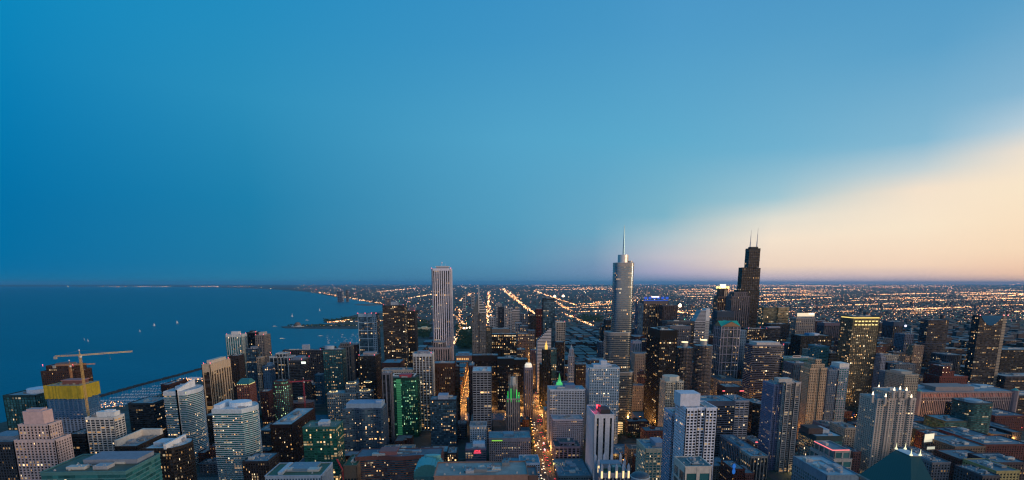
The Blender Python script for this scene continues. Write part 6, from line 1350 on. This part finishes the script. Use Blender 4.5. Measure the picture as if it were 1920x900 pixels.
# ------------------------------------------------------------------ cars on the avenue
def car(label, group, c, front):
    t = empty('car', (0, 0, 0), label, 'car', group)
    def bd_(m):
        prof = [(-2.2, .35), (2.2, .35), (2.2, .85), (1.3, 1.0), (.7, 1.45), (-1.1, 1.45), (-1.7, 1.0), (-2.2, .95)]
        for s in (-1, 1): m.q([(s*.9, y_, z_) for y_, z_ in (prof if s > 0 else prof[::-1])])
        for i in range(8): (a0, a1), (b0, b1) = prof[i], prof[(i+1) % 8]; m.q([(-.9, a0, a1), (.9, a0, a1), (.9, b0, b1), (-.9, b0, b1)][::-1])
    part(t, 'body', bd_, plain(c, .3, .2)); part(t, 'wheel', lambda m: [m.tube((x_, y_, .34), (x_+.2*(1 if x_ > 0 else -1), y_, .34), .34, None, 8) for x_ in (-.75, .75) for y_ in (-1.4, 1.4)], plain((.02, .02, .02)))
    for s in (-1, 1):
        part(t, 'headlight' if front else 'tail_light', lambda m: m.ball((s*.65, -2.3, .75), .36 if front else .32, 6), emit((1, .80, .5) if front else (1, .05, .06), 7 if front else 6))
    return t
ch = car('car coming up the avenue with bright white headlights', 'cars with white headlights on the avenue', (.5, .5, .52), True)
ct = car('car driving away down the avenue showing red tail lights', 'cars with red tail lights on the avenue', (.12, .12, .13), False)
ro = random.Random(8); y = 800; pos = []
while y < 1900:
    for lane, pr in ((-10, ch), (-6.3, ch), (-2.7, ch), (2.7, ct), (6.3, ct), (10, ct)):
        if ro.random() < (.3 if y < 1500 else .2):
            yy = y+ro.uniform(-3, 3); put(mich_x(yy)+lane+ro.uniform(-.3, .3), yy, pr, z=ZR+.09)
    y += 15 if y < 1200 else 24
def bus(u, v, label):
    x, y = at_z(u, v); t = empty('bus', (x, y, ZR+.09), label, 'bus')
    part(t, 'body', lambda m: m.box(-1.3, 1.3, -6, 6, .4, 3.1), plain((.6, .62, .66), .4)); part(t, 'wheel', lambda m: [m.tube((x_, y_, .45), (x_*1.15, y_, .45), .45, None, 8) for x_ in (-1.15, 1.15) for y_ in (-4, 4)], plain((.02, .02, .02)))
    part(t, 'window_band', lambda m: m.box(-1.34, 1.34, -5.6, 5.6, 1.5, 2.5), emit((1, .9, .7), .9)); part(t, 'glowing_roof', lambda m: m.box(-1.1, 1.1, -5.5, 5.5, 3.12, 3.3), emit((.75, .65, 1), .7))  # whole bus roof given a lilac glow of its own
bus(1021.5, 846, 'bus with lit windows in the right lane of the avenue, nearer one'); bus(1019.5, 834, 'bus with lit windows in the right lane of the avenue, farther one')

# ------------------------------------------------------------------ boats
def boat(name, label, cat, group=None, L_=11, mast=0, c=(.75, .76, .78), sail=0):
    t = empty(name, (0, 0, -1.6), label, cat, group); w_ = L_*.16
    ring = lambda k, z: [(-w_*k, -L_*.5, z), (-w_*k*1.05, 0, z), (-w_*k*.6, L_*.35, z), (0, L_*.52, z), (w_*k*.6, L_*.35, z), (w_*k*1.05, 0, z), (w_*k, -L_*.5, z)]
    def hull(m):
        A = ring(.7, -.2); B = ring(1, 1.2); n = 7
        for i in range(n): j = (i+1) % n; m.q([A[i], A[j], B[j], B[i]][::-1])
        m.q(B[::-1]); m.q(A)
    part(t, 'hull', hull, plain(c, .4))
    part(t, 'cabin', lambda m: m.prism(rect(-w_*.6, w_*.6, -L_*.2, L_*.15), 1.2, 2.3, p2=rect(-w_*.5, w_*.5, -L_*.18, L_*.1)), plain((.55, .6, .66), .3))
    if mast: part(t, 'mast', lambda m: (m.tube((0, L_*.1, 1.2), (0, L_*.1, mast), .12, .06, 5), m.tube((0, L_*.1, 2.4), (0, -L_*.38, 2.6), .09, None, 4)), plain((.7, .7, .72)))
    if sail: part(t, 'sail', lambda m: (m.q([(0, L_*.08, 3), (.8, -L_*.2, 3), (.5, -L_*.4, 3), (.25, -L_*.15, mast*.5), (0, L_*.08, mast-.5)]), m.q([(-.02, L_*.12, mast*.85), (-.7, L_*.3, 2.5), (0, L_*.5, 1.6)])), plain((.85, .85, .84), .8))
    return t
bp_ = boat('moored_boat', 'white boat moored in the marina beside the construction tower', 'boat', 'boats moored in the marina', mast=13)
rm = random.Random(17); nb = 0
for v, u0, u1 in ((763, 178, 236), (758, 180, 246), (752, 190, 262), (746, 208, 300), (740, 230, 306), (734.5, 250, 318), (729.5, 268, 336), (724.5, 286, 342), (719.5, 303, 352), (714.5, 322, 366), (710, 338, 374)):
    u = u0
    while u < u1:
        x, y = at_z(u, v+rm.uniform(-.5, .5)-.02*(u-u0), -1.6); put(x, y, bp_, rm.choice([0, pi])+.2+rm.uniform(-.1, .1), z=-1.6); u += rm.uniform(3.2, 6.2)
pm = MB()
for v, u0, u1 in ((755, 188, 250), (743, 222, 303), (732, 262, 328), (722, 296, 346), (712, 334, 370)):
    a_ = Vector(at_z(u0, v, -1.2)); b_ = Vector(at_z(u1, v-.02*(u1-u0), -1.2)); e = (b_-a_).normalized(); n_ = Vector((-e.y, e.x)); m = MB(); m.prism([tuple(a_-n_), tuple(b_-n_), tuple(b_+n_), tuple(a_+n_)], -1.5, -1.0)
    o = m.build('floating_dock', plain((.3, .28, .25), .9)); tag(o, 'long narrow floating dock between the rows of moored boats', 'dock', 'floating docks of the marina')
hp = boat('harbour_boat', 'small boat riding at anchor in the far harbour behind the white framed tower', 'boat', 'boats anchored in the far harbour', L_=13, mast=14)
for k in range(46):
    u, v = rm.uniform(640, 672), rm.uniform(626, 655)
    if rm.random() < .4: u, v = rm.uniform(610, 672), rm.uniform(630, 646)
    x, y = at_z(u, v, -1.6); put(x, y, hp, rm.uniform(0, 6.28), z=-1.6)
for k, (u, v, L_, s, lab) in enumerate(((158, 637.5, 10, 1, 'white sailboat left one of the close pair on the open lake'), (165, 640, 10, 1, 'white sailboat right one of the close pair on the open lake'), (262.5, 622, 11, 1, 'white sailboat below and left of the other two near the middle of the lake'), (289.5, 611, 15, 1, 'white sailboat with a tall leaning sail in the middle of the lake'), (332.5, 606, 15, 1, 'pale sailboat farther right in the middle of the lake'), (599.5, 583, 22, 1, 'bright white sailboat before the distant shore'), (548, 594, 24, 1, 'tiny sailboat left of the peninsula'))):
    t = boat('sailboat', lab, 'sailboat', L_=L_, mast=L_*1.5, sail=1); x, y = at_z(u, v, -1.6); t.location = (x, y, -1.6); t.rotation_euler.z = 1.2+k*.3
for (u, v, lab) in ((515, 612, 'white motor boat just left of the planetarium point'), (576, 600.5, 'white motor boat beyond the planetarium point'), (529, 635, 'tour boat with warm lights heading across the harbour'), (601, 630, 'white tour boat trailing a wake in the harbour')):
    t = boat('tour_boat', lab, 'boat', L_=30, c=(.8, .78, .74)); x, y = at_z(u, v, -1.6); t.location = (x, y, -1.6); t.rotation_euler.z = -pi/2+.1
    part(t, 'upper_deck', lambda m: m.box(-2, 2, -8, 4, 2.3, 4), plain((.8, .78, .72))); part(t, 'deck_light', lambda m: m.box(-2.6, 2.6, -10, 6, 1.5, 2.0), emit((1, .7, .4), .9 if 'warm' in lab else .3))
t = boat('dining_ship', 'large white excursion ship with lit decks moored beyond the marina', 'ship', L_=70, c=(.7, .72, .78)); x, y = at_z(362, 713, -1.6); t.location = (x, y, -1.6); t.rotation_euler.z = pi/2
part(t, 'deck_house', lambda m: (m.box(-5, 5, -28, 20, 2.3, 7), m.box(-4, 4, -24, 12, 7, 10)), plain((.72, .74, .8))); part(t, 'deck_light', lambda m: m.box(5, 5.2, -28, 20, 3.2, 4.4), emit((1, .6, .4), 1.0))

# ------------------------------------------------------------------ haze
hz = MB(); hz.box(-BIG*1.02, BIG*1.02, -4200, BIG*1.02, -3.0, 560)
ho = hz.build('haze', []); ho.data.materials.clear()
m = bpy.data.materials.new('haze'); m.use_nodes = True; nt = m.node_tree; nt.nodes.clear()
v = nt.nodes.new('ShaderNodeVolumePrincipled'); v.inputs['Density'].default_value = HAZE; v.inputs['Color'].default_value = (.12, .50, .90, 1); v.inputs['Anisotropy'].default_value = 0.0
nt.links.new(v.outputs[0], nt.nodes.new('ShaderNodeOutputMaterial').inputs['Volume'])
ho.data.materials.append(m); ho['kind'] = 'stuff'; ho['label'] = 'blue evening haze over the lake and the far city'; ho['category'] = 'haze'
# overlaps between footprints, printed while building
OV = 0
for i in range(len(FOOT)):
    for j in range(i+1, len(FOOT)):
        a, b = FOOT[i], FOOT[j]; ox = min(a[1], b[1])-max(a[0], b[0]); oy = min(a[3], b[3])-max(a[2], b[2])
        if ox > 1 and oy > 1: OV += 1; print('OVERLAP %.0fx%.0f | %s (y %.0f-%.0f z%.0f) | %s (y %.0f-%.0f z%.0f)' % (ox, oy, a[4][:46], a[2], a[3], a[5], b[4][:46], b[2], b[3], b[5]))
print('overlaps', OV, 'cells', len(cells), 'lamps+cars+boats', cnt)
bpy.context.view_layer.update()
for o in list(bpy.data.objects):
    if o.get('used'): del o['used']
